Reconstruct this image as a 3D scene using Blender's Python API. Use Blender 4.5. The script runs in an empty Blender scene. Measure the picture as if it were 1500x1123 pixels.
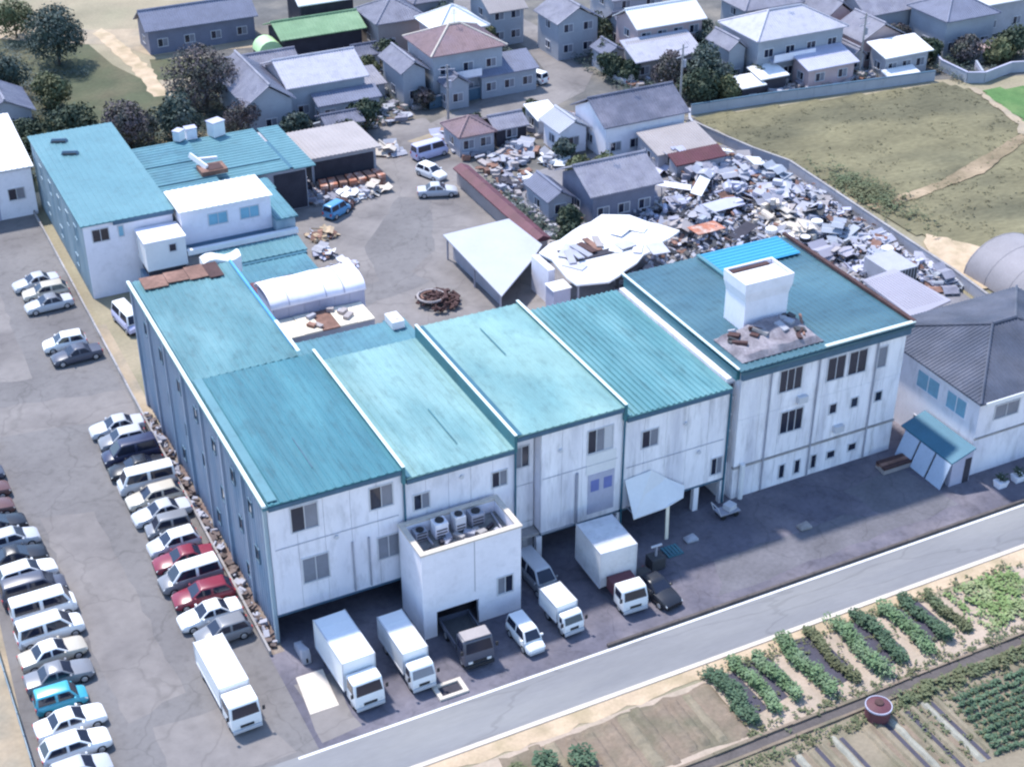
import bpy, bmesh, math, random
from mathutils import Vector, Matrix, noise
random.seed(7)
S = bpy.context.scene
COL = S.collection
R = math.radians

# ---------------------------------------------------------------- camera, sky, sun, exposure
cam = bpy.data.cameras.new('camera')
camo = bpy.data.objects.new('camera', cam); COL.objects.link(camo)
camo.matrix_world = Matrix(((0.89386014, 0.23624874, -0.38105195, -21.033),
                            (-0.44834591, 0.47100537, -0.75969724, -77.724),
                            (0.0, 0.84990616, 0.52693408, 70.0),
                            (0, 0, 0, 1)))
cam.sensor_width = 36.0; cam.lens = 52.70
cam.clip_start = 1.0; cam.clip_end = 3000.0
S.camera = camo

SUN_ELEV = R(60); SUN_X, SUN_Y = -0.30, 0.954          # horizontal direction towards the sun
w = bpy.data.worlds.new('World'); S.world = w; w.use_nodes = True
nt = w.node_tree; nt.nodes.clear()
sky = nt.nodes.new('ShaderNodeTexSky'); sky.sky_type = 'NISHITA'; sky.sun_disc = False
sky.sun_elevation = SUN_ELEV; sky.sun_rotation = math.atan2(SUN_X, SUN_Y)
sky.air_density = 1.0; sky.dust_density = 0.3; sky.ozone_density = 4.0
bg = nt.nodes.new('ShaderNodeBackground'); bg.inputs['Strength'].default_value = 0.148
wo = nt.nodes.new('ShaderNodeOutputWorld')
nt.links.new(sky.outputs[0], bg.inputs[0]); nt.links.new(bg.outputs[0], wo.inputs[0])
sun = bpy.data.lights.new('sun', 'SUN'); sun.energy = 2.4; sun.angle = R(3.0); sun.color = (1.0, 0.962, 0.915)
suno = bpy.data.objects.new('sun', sun); COL.objects.link(suno)
c_, s_ = math.cos(SUN_ELEV), math.sin(SUN_ELEV)
suno.rotation_euler = Vector((SUN_X*c_, SUN_Y*c_, s_)).to_track_quat('Z', 'Y').to_euler()
suno.location = (0, 60, 120)
vs = S.view_settings
vs.view_transform = 'Standard'; vs.look = 'None'; vs.exposure = 1.3; vs.gamma = 1.0; vs.use_curve_mapping = False
S.cycles.pixel_filter_type = 'BLACKMAN_HARRIS'; S.cycles.filter_width = 2.3
S.cycles.max_bounces = 6; S.cycles.diffuse_bounces = 3

# ---------------------------------------------------------------- materials
MATS = {}
def mat(name, col, rough=0.7, var=0.10, scale=0.5, fine=5.0, finevar=0.06, stretch=(1, 1, 1), metal=0.0, spec=0.3,
        patch=None, bump=0.0, patch_scale=0.12, patch_w=0.12, patch_at=0.55, grime=0.0, crack=0.0):
    """weathered surface: broad mottling, fine grain, optional second colour in patches"""
    if name in MATS: return MATS[name]
    m = bpy.data.materials.new(name); m.use_nodes = True
    n = m.node_tree; b = n.nodes['Principled BSDF']
    b.inputs['Roughness'].default_value = rough; b.inputs['Metallic'].default_value = metal
    b.inputs['Specular IOR Level'].default_value = spec
    geo = n.nodes.new('ShaderNodeNewGeometry')
    mp = n.nodes.new('ShaderNodeMapping'); mp.inputs['Scale'].default_value = stretch
    n.links.new(geo.outputs['Position'], mp.inputs['Vector'])
    n1 = n.nodes.new('ShaderNodeTexNoise'); n1.inputs['Scale'].default_value = scale; n1.inputs['Detail'].default_value = 4
    n2 = n.nodes.new('ShaderNodeTexNoise'); n2.inputs['Scale'].default_value = fine; n2.inputs['Detail'].default_value = 3
    n.links.new(mp.outputs[0], n1.inputs['Vector']); n.links.new(mp.outputs[0], n2.inputs['Vector'])
    r1 = n.nodes.new('ShaderNodeMapRange'); r1.inputs[1].default_value = 0.25; r1.inputs[2].default_value = 0.75
    r1.inputs[3].default_value = 1 - var; r1.inputs[4].default_value = 1 + var
    r2 = n.nodes.new('ShaderNodeMapRange'); r2.inputs[1].default_value = 0.25; r2.inputs[2].default_value = 0.75
    r2.inputs[3].default_value = 1 - finevar; r2.inputs[4].default_value = 1 + finevar
    n.links.new(n1.outputs[0], r1.inputs[0]); n.links.new(n2.outputs[0], r2.inputs[0])
    mu = n.nodes.new('ShaderNodeMath'); mu.operation = 'MULTIPLY'
    n.links.new(r1.outputs[0], mu.inputs[0]); n.links.new(r2.outputs[0], mu.inputs[1])
    base = n.nodes.new('ShaderNodeRGB'); base.outputs[0].default_value = (*col, 1)
    src = base.outputs[0]
    if patch:
        n3 = n.nodes.new('ShaderNodeTexNoise'); n3.inputs['Scale'].default_value = patch_scale; n3.inputs['Detail'].default_value = 5
        n.links.new(mp.outputs[0], n3.inputs['Vector'])
        r3 = n.nodes.new('ShaderNodeMapRange'); r3.inputs[1].default_value = patch_at - patch_w; r3.inputs[2].default_value = patch_at + patch_w
        n.links.new(n3.outputs[0], r3.inputs[0])
        mx = n.nodes.new('ShaderNodeMix'); mx.data_type = 'RGBA'
        n.links.new(r3.outputs[0], mx.inputs['Factor']); n.links.new(src, mx.inputs['A']); mx.inputs['B'].default_value = (*patch, 1)
        src = mx.outputs['Result']
    if grime:                                              # blotches and run-off marks of dirt
        n4 = n.nodes.new('ShaderNodeTexNoise'); n4.inputs['Scale'].default_value = 1.1; n4.inputs['Detail'].default_value = 6; n4.inputs['Roughness'].default_value = .65
        n.links.new(mp.outputs[0], n4.inputs['Vector'])
        r4 = n.nodes.new('ShaderNodeMapRange'); r4.inputs[1].default_value = .50; r4.inputs[2].default_value = .74; r4.inputs[3].default_value = 1.0; r4.inputs[4].default_value = 1.0-grime
        n.links.new(n4.outputs[0], r4.inputs[0])
        m4 = n.nodes.new('ShaderNodeMath'); m4.operation = 'MULTIPLY'; n.links.new(mu.outputs[0], m4.inputs[0]); n.links.new(r4.outputs[0], m4.inputs[1]); mu = m4
    if crack:                                              # thin wandering cracks and sealed joints
        wv = n.nodes.new('ShaderNodeTexNoise'); wv.inputs['Scale'].default_value = .5; n.links.new(mp.outputs[0], wv.inputs['Vector'])
        ad = n.nodes.new('ShaderNodeVectorMath'); ad.operation = 'MULTIPLY_ADD'; ad.inputs[1].default_value = (2.5, 2.5, 0); n.links.new(wv.outputs['Color'], ad.inputs[0]); n.links.new(mp.outputs[0], ad.inputs[2])
        vo = n.nodes.new('ShaderNodeTexVoronoi'); vo.feature = 'DISTANCE_TO_EDGE'; vo.inputs['Scale'].default_value = .16; n.links.new(ad.outputs[0], vo.inputs['Vector'])
        rv = n.nodes.new('ShaderNodeMapRange'); rv.inputs[1].default_value = .004; rv.inputs[2].default_value = .016; rv.inputs[3].default_value = 1-crack; rv.inputs[4].default_value = 1.0
        n.links.new(vo.outputs['Distance'], rv.inputs[0])
        m5 = n.nodes.new('ShaderNodeMath'); m5.operation = 'MULTIPLY'; n.links.new(mu.outputs[0], m5.inputs[0]); n.links.new(rv.outputs[0], m5.inputs[1]); mu = m5
    sc = n.nodes.new('ShaderNodeVectorMath'); sc.operation = 'SCALE'
    n.links.new(src, sc.inputs[0]); n.links.new(mu.outputs[0], sc.inputs['Scale'])
    n.links.new(sc.outputs[0], b.inputs['Base Color'])
    if bump:
        bp = n.nodes.new('ShaderNodeBump'); bp.inputs['Strength'].default_value = bump; bp.inputs['Distance'].default_value = 0.05
        n.links.new(n2.outputs[0], bp.inputs['Height']); n.links.new(bp.outputs[0], b.inputs['Normal'])
    MATS[name] = m
    return m

# ground
M_soil = mat('soil', (.30, .25, .17), .95, .18, .15, 3, .12, patch=(.20, .19, .12), patch_scale=.05)
M_asph = mat('old_asphalt', (0.18, 0.168, 0.165), .9, .12, .10, 2.5, .06, patch=(0.144, 0.133, 0.132), patch_scale=.13, bump=.15, grime=0.25, crack=.15)
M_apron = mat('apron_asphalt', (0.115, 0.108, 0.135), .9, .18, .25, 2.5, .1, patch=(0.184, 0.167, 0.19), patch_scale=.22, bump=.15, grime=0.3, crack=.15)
M_yard = mat('yard_asphalt', (0.224, 0.203, 0.193), .92, .10, .15, 2.2, .08, patch=(0.158, 0.143, 0.139), patch_scale=.16, bump=.15, grime=0.25, crack=.15)
M_road = mat('road_asphalt', (0.202, 0.2, 0.207), .85, .06, .35, 3, .05, patch=(0.241, 0.237, 0.235), patch_scale=.20, stretch=(.35, 1.6, 1), bump=.1, crack=.15)
M_line = mat('line_paint', (.74, .73, .72), .7, .1, .8, 4, .1)
M_conc = mat('concrete', (0.344, 0.324, 0.32), .9, .14, .5, 4, .08, patch=(0.271, 0.248, 0.242), patch_scale=.4, grime=0.25)
M_concl = mat('pale_concrete', (0.581, 0.51, 0.435), .9, .10, .5, 4, .08)
M_tan = mat('tan_verge', (0.495, 0.374, 0.256), .95, .12, .6, 5, .1, patch=(0.36, 0.281, 0.176), patch_scale=.5)
M_sandy = mat('sandy_ground', (0.368, 0.289, 0.202), .95, .14, .3, 3, .1, patch=(0.256, 0.22, 0.166), patch_scale=.25)
M_dry = mat('dry_grass', (.172, .152, .086), .95, .24, .18, 1.6, .2, patch=(.12, .11, .066), patch_scale=.07, patch_w=.08, stretch=(.7, 1.3, 1), bump=.4)
M_dry2 = mat('straw_grass', (0.212, 0.163, 0.099), .95, .18, .3, 2, .15, patch=(0.357, 0.266, 0.175), patch_scale=.2)
M_turf = mat('field_turf', (0.083, 0.165, 0.053), .95, .16, .4, 3, .14, patch=(0.128, 0.19, 0.07), patch_scale=.2)
M_paddy = mat('weedy_turf', (0.08, 0.088, 0.049), .95, .18, .25, 2, .14, patch=(0.12, 0.105, 0.064), patch_scale=.12)
M_furrow = mat('furrow_soil', (0.223, 0.17, 0.125), .95, .14, .6, 4, .14, patch=(0.145, 0.128, 0.087), patch_scale=.35)
M_furrow2 = mat('pale_bed_soil', (0.245, 0.202, 0.143), .95, .12, .6, 4, .12, patch=(0.177, 0.155, 0.104), patch_scale=.4)
M_mulch_shade = mat('mulch_and_shade', (.06, .055, .075), .6, .2, .8, 5, .15)  # mulch, with the crop rows' shadow in the same dark colour
M_ditch = mat('ditch_mud', (.10, .085, .08), .8, .2, .8, 4, .15)
# roofs
M_bay1 = mat('blue_green_sheet_metal', (0.032, 0.142, 0.173), .45, .13, .30, 3, .06, stretch=(1.6, .35, 1), patch=(0.051, 0.184, 0.215), patch_scale=.35, metal=.0, spec=.45, grime=0.35)
M_bay2 = mat('pale_cyan_sheet_metal', (0.195, 0.338, 0.329), .5, .12, .28, 3, .05, stretch=(1.4, .5, 1), patch=(0.123, 0.256, 0.263), patch_scale=.22, spec=.4, grime=0.3)
M_bay3 = mat('cyan_sheet_metal', (0.205, 0.348, 0.325), .5, .13, .28, 3, .05, stretch=(1.2, .6, 1), patch=(0.126, 0.257, 0.26), patch_scale=.18, spec=.4, grime=0.3)
M_bay4 = mat('cyan_rib_metal', (0.087, 0.228, 0.251), .45, .13, .30, 3, .05, stretch=(1.6, .4, 1), patch=(0.133, 0.281, 0.298), patch_scale=.25, spec=.45, grime=0.35)
M_wing = mat('bleached_cyan_metal', (0.071, 0.186, 0.206), .5, .12, .25, 3, .06, stretch=(1.3, .5, 1), patch=(0.134, 0.271, 0.288), patch_scale=.18, spec=.4, grime=0.35)
M_tower = mat('slate_blue_metal', (0.044, 0.114, 0.148), .42, .16, .22, 3, .06, stretch=(.5, 1.3, 1), patch=(0.067, 0.147, 0.175), patch_scale=.2, spec=.45, grime=0.35)
M_newblue = mat('new_blue_metal', (0.045, 0.288, 0.51), .4, .05, .5, 3, .03, spec=.45)
M_sky = mat('light_blue_metal', (0.082, 0.204, 0.236), .5, .05, .3, 3, .04, patch=(0.098, 0.226, 0.257), patch_scale=.15, spec=.4, grime=0.2)
M_sky2 = mat('turquoise_metal', (0.075, 0.2, 0.241), .5, .10, .4, 3, .05, patch=(0.053, 0.154, 0.199), patch_scale=.3, spec=.4, grime=0.3)
M_cap = mat('pale_flashing', (.66, .74, .70), .5, .10, 1.0, 4, .08)
M_gutter = mat('dark_gutter', (.035, .12, .17), .5, .15, .8, 4, .08)
M_fascia = mat('blue_grey_fascia', (.07, .13, .19), .6, .12, .8, 4, .08)
M_bluetrim = mat('blue_trim', (.09, .33, .60), .5, .1, .8, 4, .06)
M_rust = mat('rusty_sheet', (.19, .105, .08), .85, .25, .5, 3, .18, patch=(.30, .17, .13), patch_scale=.6)
M_dkrust = mat('dark_rust', (.075, .04, .038), .85, .25, .8, 4, .15)
M_maroon = mat('maroon_paint', (0.128, 0.047, 0.06), .65, .15, .6, 4, .1, patch=(0.112, 0.047, 0.051), patch_scale=.5)
M_orange = mat('rust_orange', (.40, .15, .09), .8, .25, .8, 4, .2, patch=(.55, .42, .36), patch_scale=1.2)
# walls
M_white = mat('off_white_wall', (.81, .785, .83), .8, .05, .5, 3, .03, stretch=(1, 1, .35), patch=(.70, .685, .75), patch_scale=.35, grime=0.28)
M_stain = mat('stained_white_wall', (.86, .83, .855), .85, .09, .7, 4, .05, stretch=(1.4, 1, .25), patch=(.66, .64, .69), patch_scale=.42, patch_at=.58, grime=0.36)
M_plain = mat('white_render', (.80, .775, .83), .8, .04, .5, 3, .03, grime=0.12)
M_siding = mat('teal_siding', (0.277, 0.324, 0.408), .6, .12, .5, 4, .07, stretch=(1, 1, .3), patch=(0.168, 0.238, 0.326), patch_scale=.5)
M_siding2 = mat('pale_teal_siding', (0.336, 0.413, 0.459), .6, .10, .5, 4, .06, stretch=(1, 1, .3), patch=(0.216, 0.315, 0.385), patch_scale=.4)
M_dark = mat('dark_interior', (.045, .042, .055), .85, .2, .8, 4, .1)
M_greyw = mat('grey_wall', (.36, .36, .40), .85, .1, .6, 4, .06)
M_bluew = mat('blue_grey_wall', (0.33, 0.352, 0.399), .8, .08, .6, 4, .05)
M_cream = mat('cream_panel', (.80, .70, .55), .8, .08, .7, 4, .06)
M_pink = mat('pink_wall', (.50, .38, .38), .8, .1, .6, 4, .06)
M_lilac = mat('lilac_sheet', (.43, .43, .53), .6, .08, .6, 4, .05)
M_bwhite = mat('bright_white_sheet', (.74, .73, .73), .5, .04, .6, 4, .03)
M_glass = mat('dark_glass', (.018, .022, .04), .12, .2, .7, 3, .05, spec=.6)
M_glass2 = mat('grey_glass', (.20, .21, .25), .25, .15, .7, 3, .05, spec=.5)
M_glass3 = mat('blue_glass', (.20, .40, .52), .25, .15, .7, 3, .05, spec=.5)
M_alu = mat('aluminium_frame', (.55, .55, .58), .5, .06, 1, 5, .04)
M_pipe = mat('grey_pipe', (.33, .33, .38), .6, .1, 1, 5, .06)
# tiles
M_tgrey = mat('grey_tile', (0.246, 0.241, 0.286), .65, .14, .8, 5, .10, patch=(0.187, 0.183, 0.224), patch_scale=.5)
M_tlight = mat('silver_tile', (0.272, 0.266, 0.311), .6, .12, .8, 5, .10, patch=(0.221, 0.216, 0.266), patch_scale=.5, grime=0.25)
M_tdark = mat('dark_tile', (.13, .135, .18), .65, .16, .8, 5, .12, patch=(.19, .185, .23), patch_scale=.4)
M_tslate = mat('slate_tile', (.058, .068, .098), .65, .22, .5, 5, .12, patch=(.098, .104, .135), patch_scale=.22)
M_tpink = mat('pink_tile', (0.264, 0.18, 0.184), .7, .10, .8, 5, .08, patch=(0.246, 0.176, 0.196), patch_scale=.4, grime=0.25)
M_tblue = mat('blue_tile', (0.179, 0.19, 0.254), .6, .12, .8, 5, .08)
M_pgreen = mat('green_roof', (0.178, 0.296, 0.16), .6, .10, .6, 4, .06, patch=(0.23, 0.344, 0.2), patch_scale=.3)
M_wroof = mat('white_metal_roof', (0.44, 0.43, 0.484), .45, .06, .5, 4, .04, grime=0.25)
M_ltgrey = mat('pale_grey_roof', (.41, .415, .455), .55, .05, .4, 4, .04)
M_gflat = mat('grey_sheet_roof', (0.315, 0.299, 0.349), .6, .06, .4, 6, .05)
M_warmgrey = mat('warm_grey_roof', (0.34, 0.303, 0.296), .75, .1, .4, 5, .07)
# plants
M_leafd = mat('dark_foliage', (.040, .062, .040), .8, .35, .5, 2.5, .25, patch=(.065, .075, .045), patch_scale=.5)
M_leafb = mat('bluish_foliage', (.050, .075, .062), .8, .35, .5, 2.5, .25, patch=(.08, .095, .085), patch_scale=.5)
M_leafp = mat('bare_purple_twigs', (.105, .085, .090), .85, .3, .6, 2.5, .22, patch=(.085, .09, .07), patch_scale=.5)
M_leafo = mat('olive_foliage', (0.127, 0.132, 0.066), .8, .3, .5, 2.5, .25, patch=(0.083, 0.105, 0.054), patch_scale=.5)
M_leafg = mat('bright_leaf', (.115, .18, .085), .75, .28, 1.2, 4, .22, patch=(.165, .225, .125), patch_scale=.8)
M_leafg2 = mat('deep_green_leaf', (.062, .105, .06), .75, .3, 1.2, 4, .22, patch=(.09, .14, .08), patch_scale=.9)
M_bark = mat('bark', (.12, .09, .07), .9, .2, 2, 8, .15)
# vehicles
def paint(name, col, rough=.3): return mat('paint_'+name, col, rough, .03, .8, 6, .02, spec=.5)
P_white = paint('white', (.80, .80, .80)); P_silver = paint('silver', (.47, .48, .51)); P_grey = paint('grey', (.20, .205, .225))
P_black = paint('black', (.022, .024, .032)); P_navy = paint('navy', (.035, .04, .085)); P_red = paint('red', (.22, .028, .05))
P_teal = paint('teal', (.06, .36, .47)); P_beige = paint('beige', (.50, .45, .37)); P_lilac = paint('lilac', (.48, .48, .66))
P_blue = paint('blue', (.10, .30, .52)); P_brown = paint('brown', (.14, .07, .065)); P_slate = paint('slate', (.085, .09, .12))
M_tyre = mat('tyre_rubber', (.02, .02, .022), .9, .1, 3, 8, .1)
M_rim = mat('wheel_rim', (.45, .45, .47), .4, .05, 3, 8, .04, metal=.5)
M_lamp = mat('lamp_lens', (.75, .74, .72), .2, .05, 3, 8, .03, spec=.6)
M_tail = mat('red_lens', (.45, .03, .03), .25, .05, 3, 8, .03, spec=.6)
M_plastic = mat('black_plastic', (.03, .03, .034), .6, .1, 3, 8, .06)
M_chassis = mat('chassis_steel', (.06, .06, .065), .7, .15, 2, 8, .1)

# ---------------------------------------------------------------- building helpers
OFF = {}
def tag(o, label=None, cat=None, group=None, kind=None):
    if label: o['label'] = label
    if cat: o['category'] = cat
    if group: o['group'] = group
    if kind: o['kind'] = kind
    return o
def thing(name, label, cat, loc=(0, 0, 0), rz=0.0, group=None):
    o = bpy.data.objects.new(name, None); COL.objects.link(o)
    o.empty_display_size = .3
    o.location = loc; o.rotation_euler = (0, 0, rz)
    OFF[o.name] = Vector(loc)
    return tag(o, label, cat, group)
def local(t): OFF[t.name] = Vector((0, 0, 0)); return t       # parts of this thing are given in its own axes

class MB:
    def __init__(s): s.v = []; s.f = []
    def face(s, *pts):
        k = len(s.v); s.v += [Vector(p) for p in pts]; s.f.append(tuple(range(k, k+len(pts)))); return s
    def hexa(s, p):                                            # 8 points: bottom 4 ccw, top 4 ccw
        k = len(s.v); s.v += [Vector(q) for q in p]
        s.f += [tuple(k+i for i in q) for q in ((3, 2, 1, 0), (4, 5, 6, 7), (0, 1, 5, 4), (1, 2, 6, 5), (2, 3, 7, 6), (3, 0, 4, 7))]
        return s
    def box(s, x0, x1, y0, y1, z0, z1):
        return s.hexa([(x0, y0, z0), (x1, y0, z0), (x1, y1, z0), (x0, y1, z0), (x0, y0, z1), (x1, y0, z1), (x1, y1, z1), (x0, y1, z1)])
    def obox(s, c, size, rot=(0, 0, 0)):
        from mathutils import Euler
        m = Euler(rot).to_matrix(); a, b, d = [q/2 for q in size]; c = Vector(c)
        return s.hexa([c + m @ Vector(q) for q in ((-a, -b, -d), (a, -b, -d), (a, b, -d), (-a, b, -d), (-a, -b, d), (a, -b, d), (a, b, d), (-a, b, d))])
    def prism(s, poly, z0, z1):
        n = len(poly); k = len(s.v)
        z0s = z0 if hasattr(z0, '__len__') else [z0]*n; z1s = z1 if hasattr(z1, '__len__') else [z1]*n
        s.v += [Vector((p[0], p[1], z0s[i])) for i, p in enumerate(poly)] + [Vector((p[0], p[1], z1s[i])) for i, p in enumerate(poly)]
        s.f.append(tuple(k+i for i in reversed(range(n)))); s.f.append(tuple(k+n+i for i in range(n)))
        for i in range(n): j = (i+1) % n; s.f.append((k+i, k+j, k+n+j, k+n+i))
        return s
    def tube(s, a, b, ra, rb=None, n=8, caps=True):
        rb = ra if rb is None else rb; a, b = Vector(a), Vector(b); d = (b-a).normalized()
        u = d.orthogonal().normalized(); w_ = d.cross(u); k = len(s.v)
        for c, r in ((a, ra), (b, rb)):
            for i in range(n):
                t = 2*math.pi*i/n; s.v.append(c + (u*math.cos(t) + w_*math.sin(t))*r)
        for i in range(n): j = (i+1) % n; s.f.append((k+i, k+j, k+n+j, k+n+i))
        if caps: s.f.append(tuple(k+i for i in reversed(range(n)))); s.f.append(tuple(k+n+i for i in range(n)))
        return s
    def loft(s, rings, cap=True):
        k = len(s.v); n = len(rings[0])
        for r in rings: s.v += [Vector(p) for p in r]
        for a in range(len(rings)-1):
            for i in range(n):
                j = (i+1) % n; s.f.append((k+a*n+i, k+a*n+j, k+(a+1)*n+j, k+(a+1)*n+i))
        if cap: s.f.append(tuple(k+i for i in reversed(range(n)))); s.f.append(tuple(k+(len(rings)-1)*n+i for i in range(n)))
        return s
    def mesh(s, name, off=Vector((0, 0, 0)), smooth=0.0, bevel=0.0, seg=2):
        me = bpy.data.meshes.new(name)
        me.from_pydata([tuple(v-off) for v in s.v], [], s.f)
        bm = bmesh.new(); bm.from_mesh(me)
        if bevel:
            bmesh.ops.remove_doubles(bm, verts=bm.verts, dist=1e-4)
            es = [e for e in bm.edges if len(e.link_faces) == 2 and e.calc_face_angle(0) > .5]
            bmesh.ops.bevel(bm, geom=es, offset=bevel, segments=seg, affect='EDGES', profile=.5, clamp_overlap=True)
        bmesh.ops.recalc_face_normals(bm, faces=bm.faces)
        bm.to_mesh(me); bm.free()
        if smooth:
            for p in me.polygons: p.use_smooth = True
            try: me.set_sharp_from_angle(angle=smooth)
            except Exception: pass
        return me
    def build(s, name, m, parent=None, smooth=0.0, bevel=0.0, kind=None, label=None):
        if parent is None:
            xs = [v.x for v in s.v]; ys = [v.y for v in s.v]; zs = [v.z for v in s.v]
            off = Vector(((min(xs)+max(xs))/2, (min(ys)+max(ys))/2, min(zs)))
        else: off = OFF[parent.name]
        me = s.mesh(name, off, smooth, bevel); me.materials.append(m)
        o = bpy.data.objects.new(name, me); COL.objects.link(o)
        if parent is None: o.location = off
        else: o.parent = parent
        OFF[o.name] = off
        if kind: o['kind'] = kind
        if label: o['label'] = label
        return o
def bx(name, m, parent, *a, **k): return MB().box(*a).build(name, m, parent, **k)
def copy_tree(o, parent=None):
    c = o.copy(); COL.objects.link(c)
    if parent: c.parent = parent
    OFF[c.name] = OFF.get(o.name, Vector((0, 0, 0)))
    for ch in o.children: copy_tree(ch, c)
    return c
def sheet(name, m, poly, z, kind='structure'):
    mb = MB(); mb.face(*[(x, y, z) for x, y in poly]); o = mb.build(name, m)
    return tag(o, kind=kind)
def ragged(poly, step=1.2, jit=.18):
    out = []
    for i in range(len(poly)):
        p, q = Vector(poly[i]), Vector(poly[(i+1) % len(poly)]); n = max(1, int((q-p).length/step))
        for k in range(n):
            r_ = p.lerp(q, k/n); out.append((r_.x+random.uniform(-jit, jit), r_.y+random.uniform(-jit, jit)))
    return out
def rect(x0, x1, y0, y1): return [(x0, y0), (x1, y0), (x1, y1), (x0, y1)]

def window(parent, side, a0, a1, z0, z1, at, panes=(M_glass, M_glass2), frame=M_alu, fr=.09):
    """side 'y': wall plane y=at facing -y, spans x a0..a1; side 'x': plane x=at facing -x, spans y a0..a1"""
    def q(mb, p0, p1, d0, d1, za, zb):
        if side == 'y': mb.box(p0, p1, at-d1, at-d0, za, zb)
        else: mb.box(at-d1, at-d0, p0, p1, za, zb)
    mb = MB()
    q(mb, a0, a1, -.02, .09, z0, z0+fr); q(mb, a0, a1, -.02, .07, z1-fr, z1)
    q(mb, a0, a0+fr, -.02, .07, z0+fr, z1-fr); q(mb, a1-fr, a1, -.02, .07, z0+fr, z1-fr)
    n = len(panes); wd = (a1-a0-2*fr)/n
    for i in range(1, n): q(mb, a0+fr+wd*i-.03, a0+fr+wd*i+.03, -.02, .06, z0+fr, z1-fr)
    f = mb.build('window', frame, parent)
    for i, pm in enumerate(panes):
        pb = MB(); q(pb, a0+fr+wd*i+(.03 if i else 0), a0+fr+wd*(i+1)-(.03 if i < n-1 else 0), -.02, .02, z0+fr, z1-fr)
        pb.build('pane', pm, f)
    return f

def ribbed(x0, x1, y0, y1, zf, along='y', pitch=.45, h=.07, top=.12, foot=.06, thick=.12):
    """standing-seam sheet: flat pans with raised trapezoid seams running along one axis, closed below"""
    mb = MB(); prof = []
    lo, hi = (x0, x1) if along == 'y' else (y0, y1)
    t = lo; prof.append((lo, 0))
    c = lo + pitch/2
    while c + top/2 + foot < hi:
        prof += [(c-top/2-foot, 0), (c-top/2, h), (c+top/2, h), (c+top/2+foot, 0)]; c += pitch
    prof.append((hi, 0))
    def pt(p, q, e): 
        x, y = (p, q) if along == 'y' else (q, p)
        return (x, y, zf(x, y) + e)
    b0, b1 = (y0, y1) if along == 'y' else (x0, x1)
    for i in range(len(prof)-1):
        (p, e), (p2, e2) = prof[i], prof[i+1]
        mb.face(pt(p, b0, e), pt(p2, b0, e2), pt(p2, b1, e2), pt(p, b1, e))
        mb.face(pt(p, b0, -thick), pt(p2, b0, -thick), pt(p2, b0, e2), pt(p, b0, e))
        mb.face(pt(p, b1, e), pt(p2, b1, e2), pt(p2, b1, -thick), pt(p, b1, -thick))
    mb.face(pt(lo, b0, -thick), pt(hi, b0, -thick), pt(hi, b1, -thick), pt(lo, b1, -thick))
    for p in (lo, hi): mb.face(pt(p, b0, -thick), pt(p, b0, 0), pt(p, b1, 0), pt(p, b1, -thick))
    return mb
def flat(z): return lambda x, y: z

def slope(mb, pts, pitch=.34, h=.06, thick=.12):
    """tiled slope: pts[0]->pts[1] is the eave, the rest runs up; sheet plus rounded tile rows running up the fall"""
    p = [Vector(q) for q in pts]
    u = (p[1]-p[0]); Lu = u.length; u /= Lu
    nrm = u.cross(p[2]-p[1]).normalized()
    if nrm.z < 0: nrm = -nrm
    v = nrm.cross(u).normalized()
    if v.dot(p[2]-p[0]) < 0: v = -v
    uv = [((q-p[0]).dot(u), (q-p[0]).dot(v)) for q in p]
    k = len(p)
    low = [q - Vector((0, 0, thick)) for q in p]
    mb.face(*p); mb.face(*reversed(low))
    for i in range(k): j = (i+1) % k; mb.face(low[i], low[j], p[j], p[i])
    def vmax(t):
        best = 0
        for i in range(k):
            (a, b), (c, d) = uv[i], uv[(i+1) % k]
            if abs(a-c) > 1e-6 and min(a, c)-1e-6 <= t <= max(a, c)+1e-6:
                best = max(best, b + (d-b)*(t-a)/(c-a))
        return best
    t = pitch/2
    while t < Lu:
        m = min(vmax(t-.06), vmax(t+.06)) if .06 < t < Lu-.06 else 0
        if m > .25:
            A = p[0] + u*t; B = A + v*m
            mb.hexa([A-u*.09, A+u*.09, B+u*.09, B-u*.09, A-u*.04+nrm*h, A+u*.04+nrm*h, B+u*.04+nrm*h, B-u*.04+nrm*h])
        t += pitch

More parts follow.
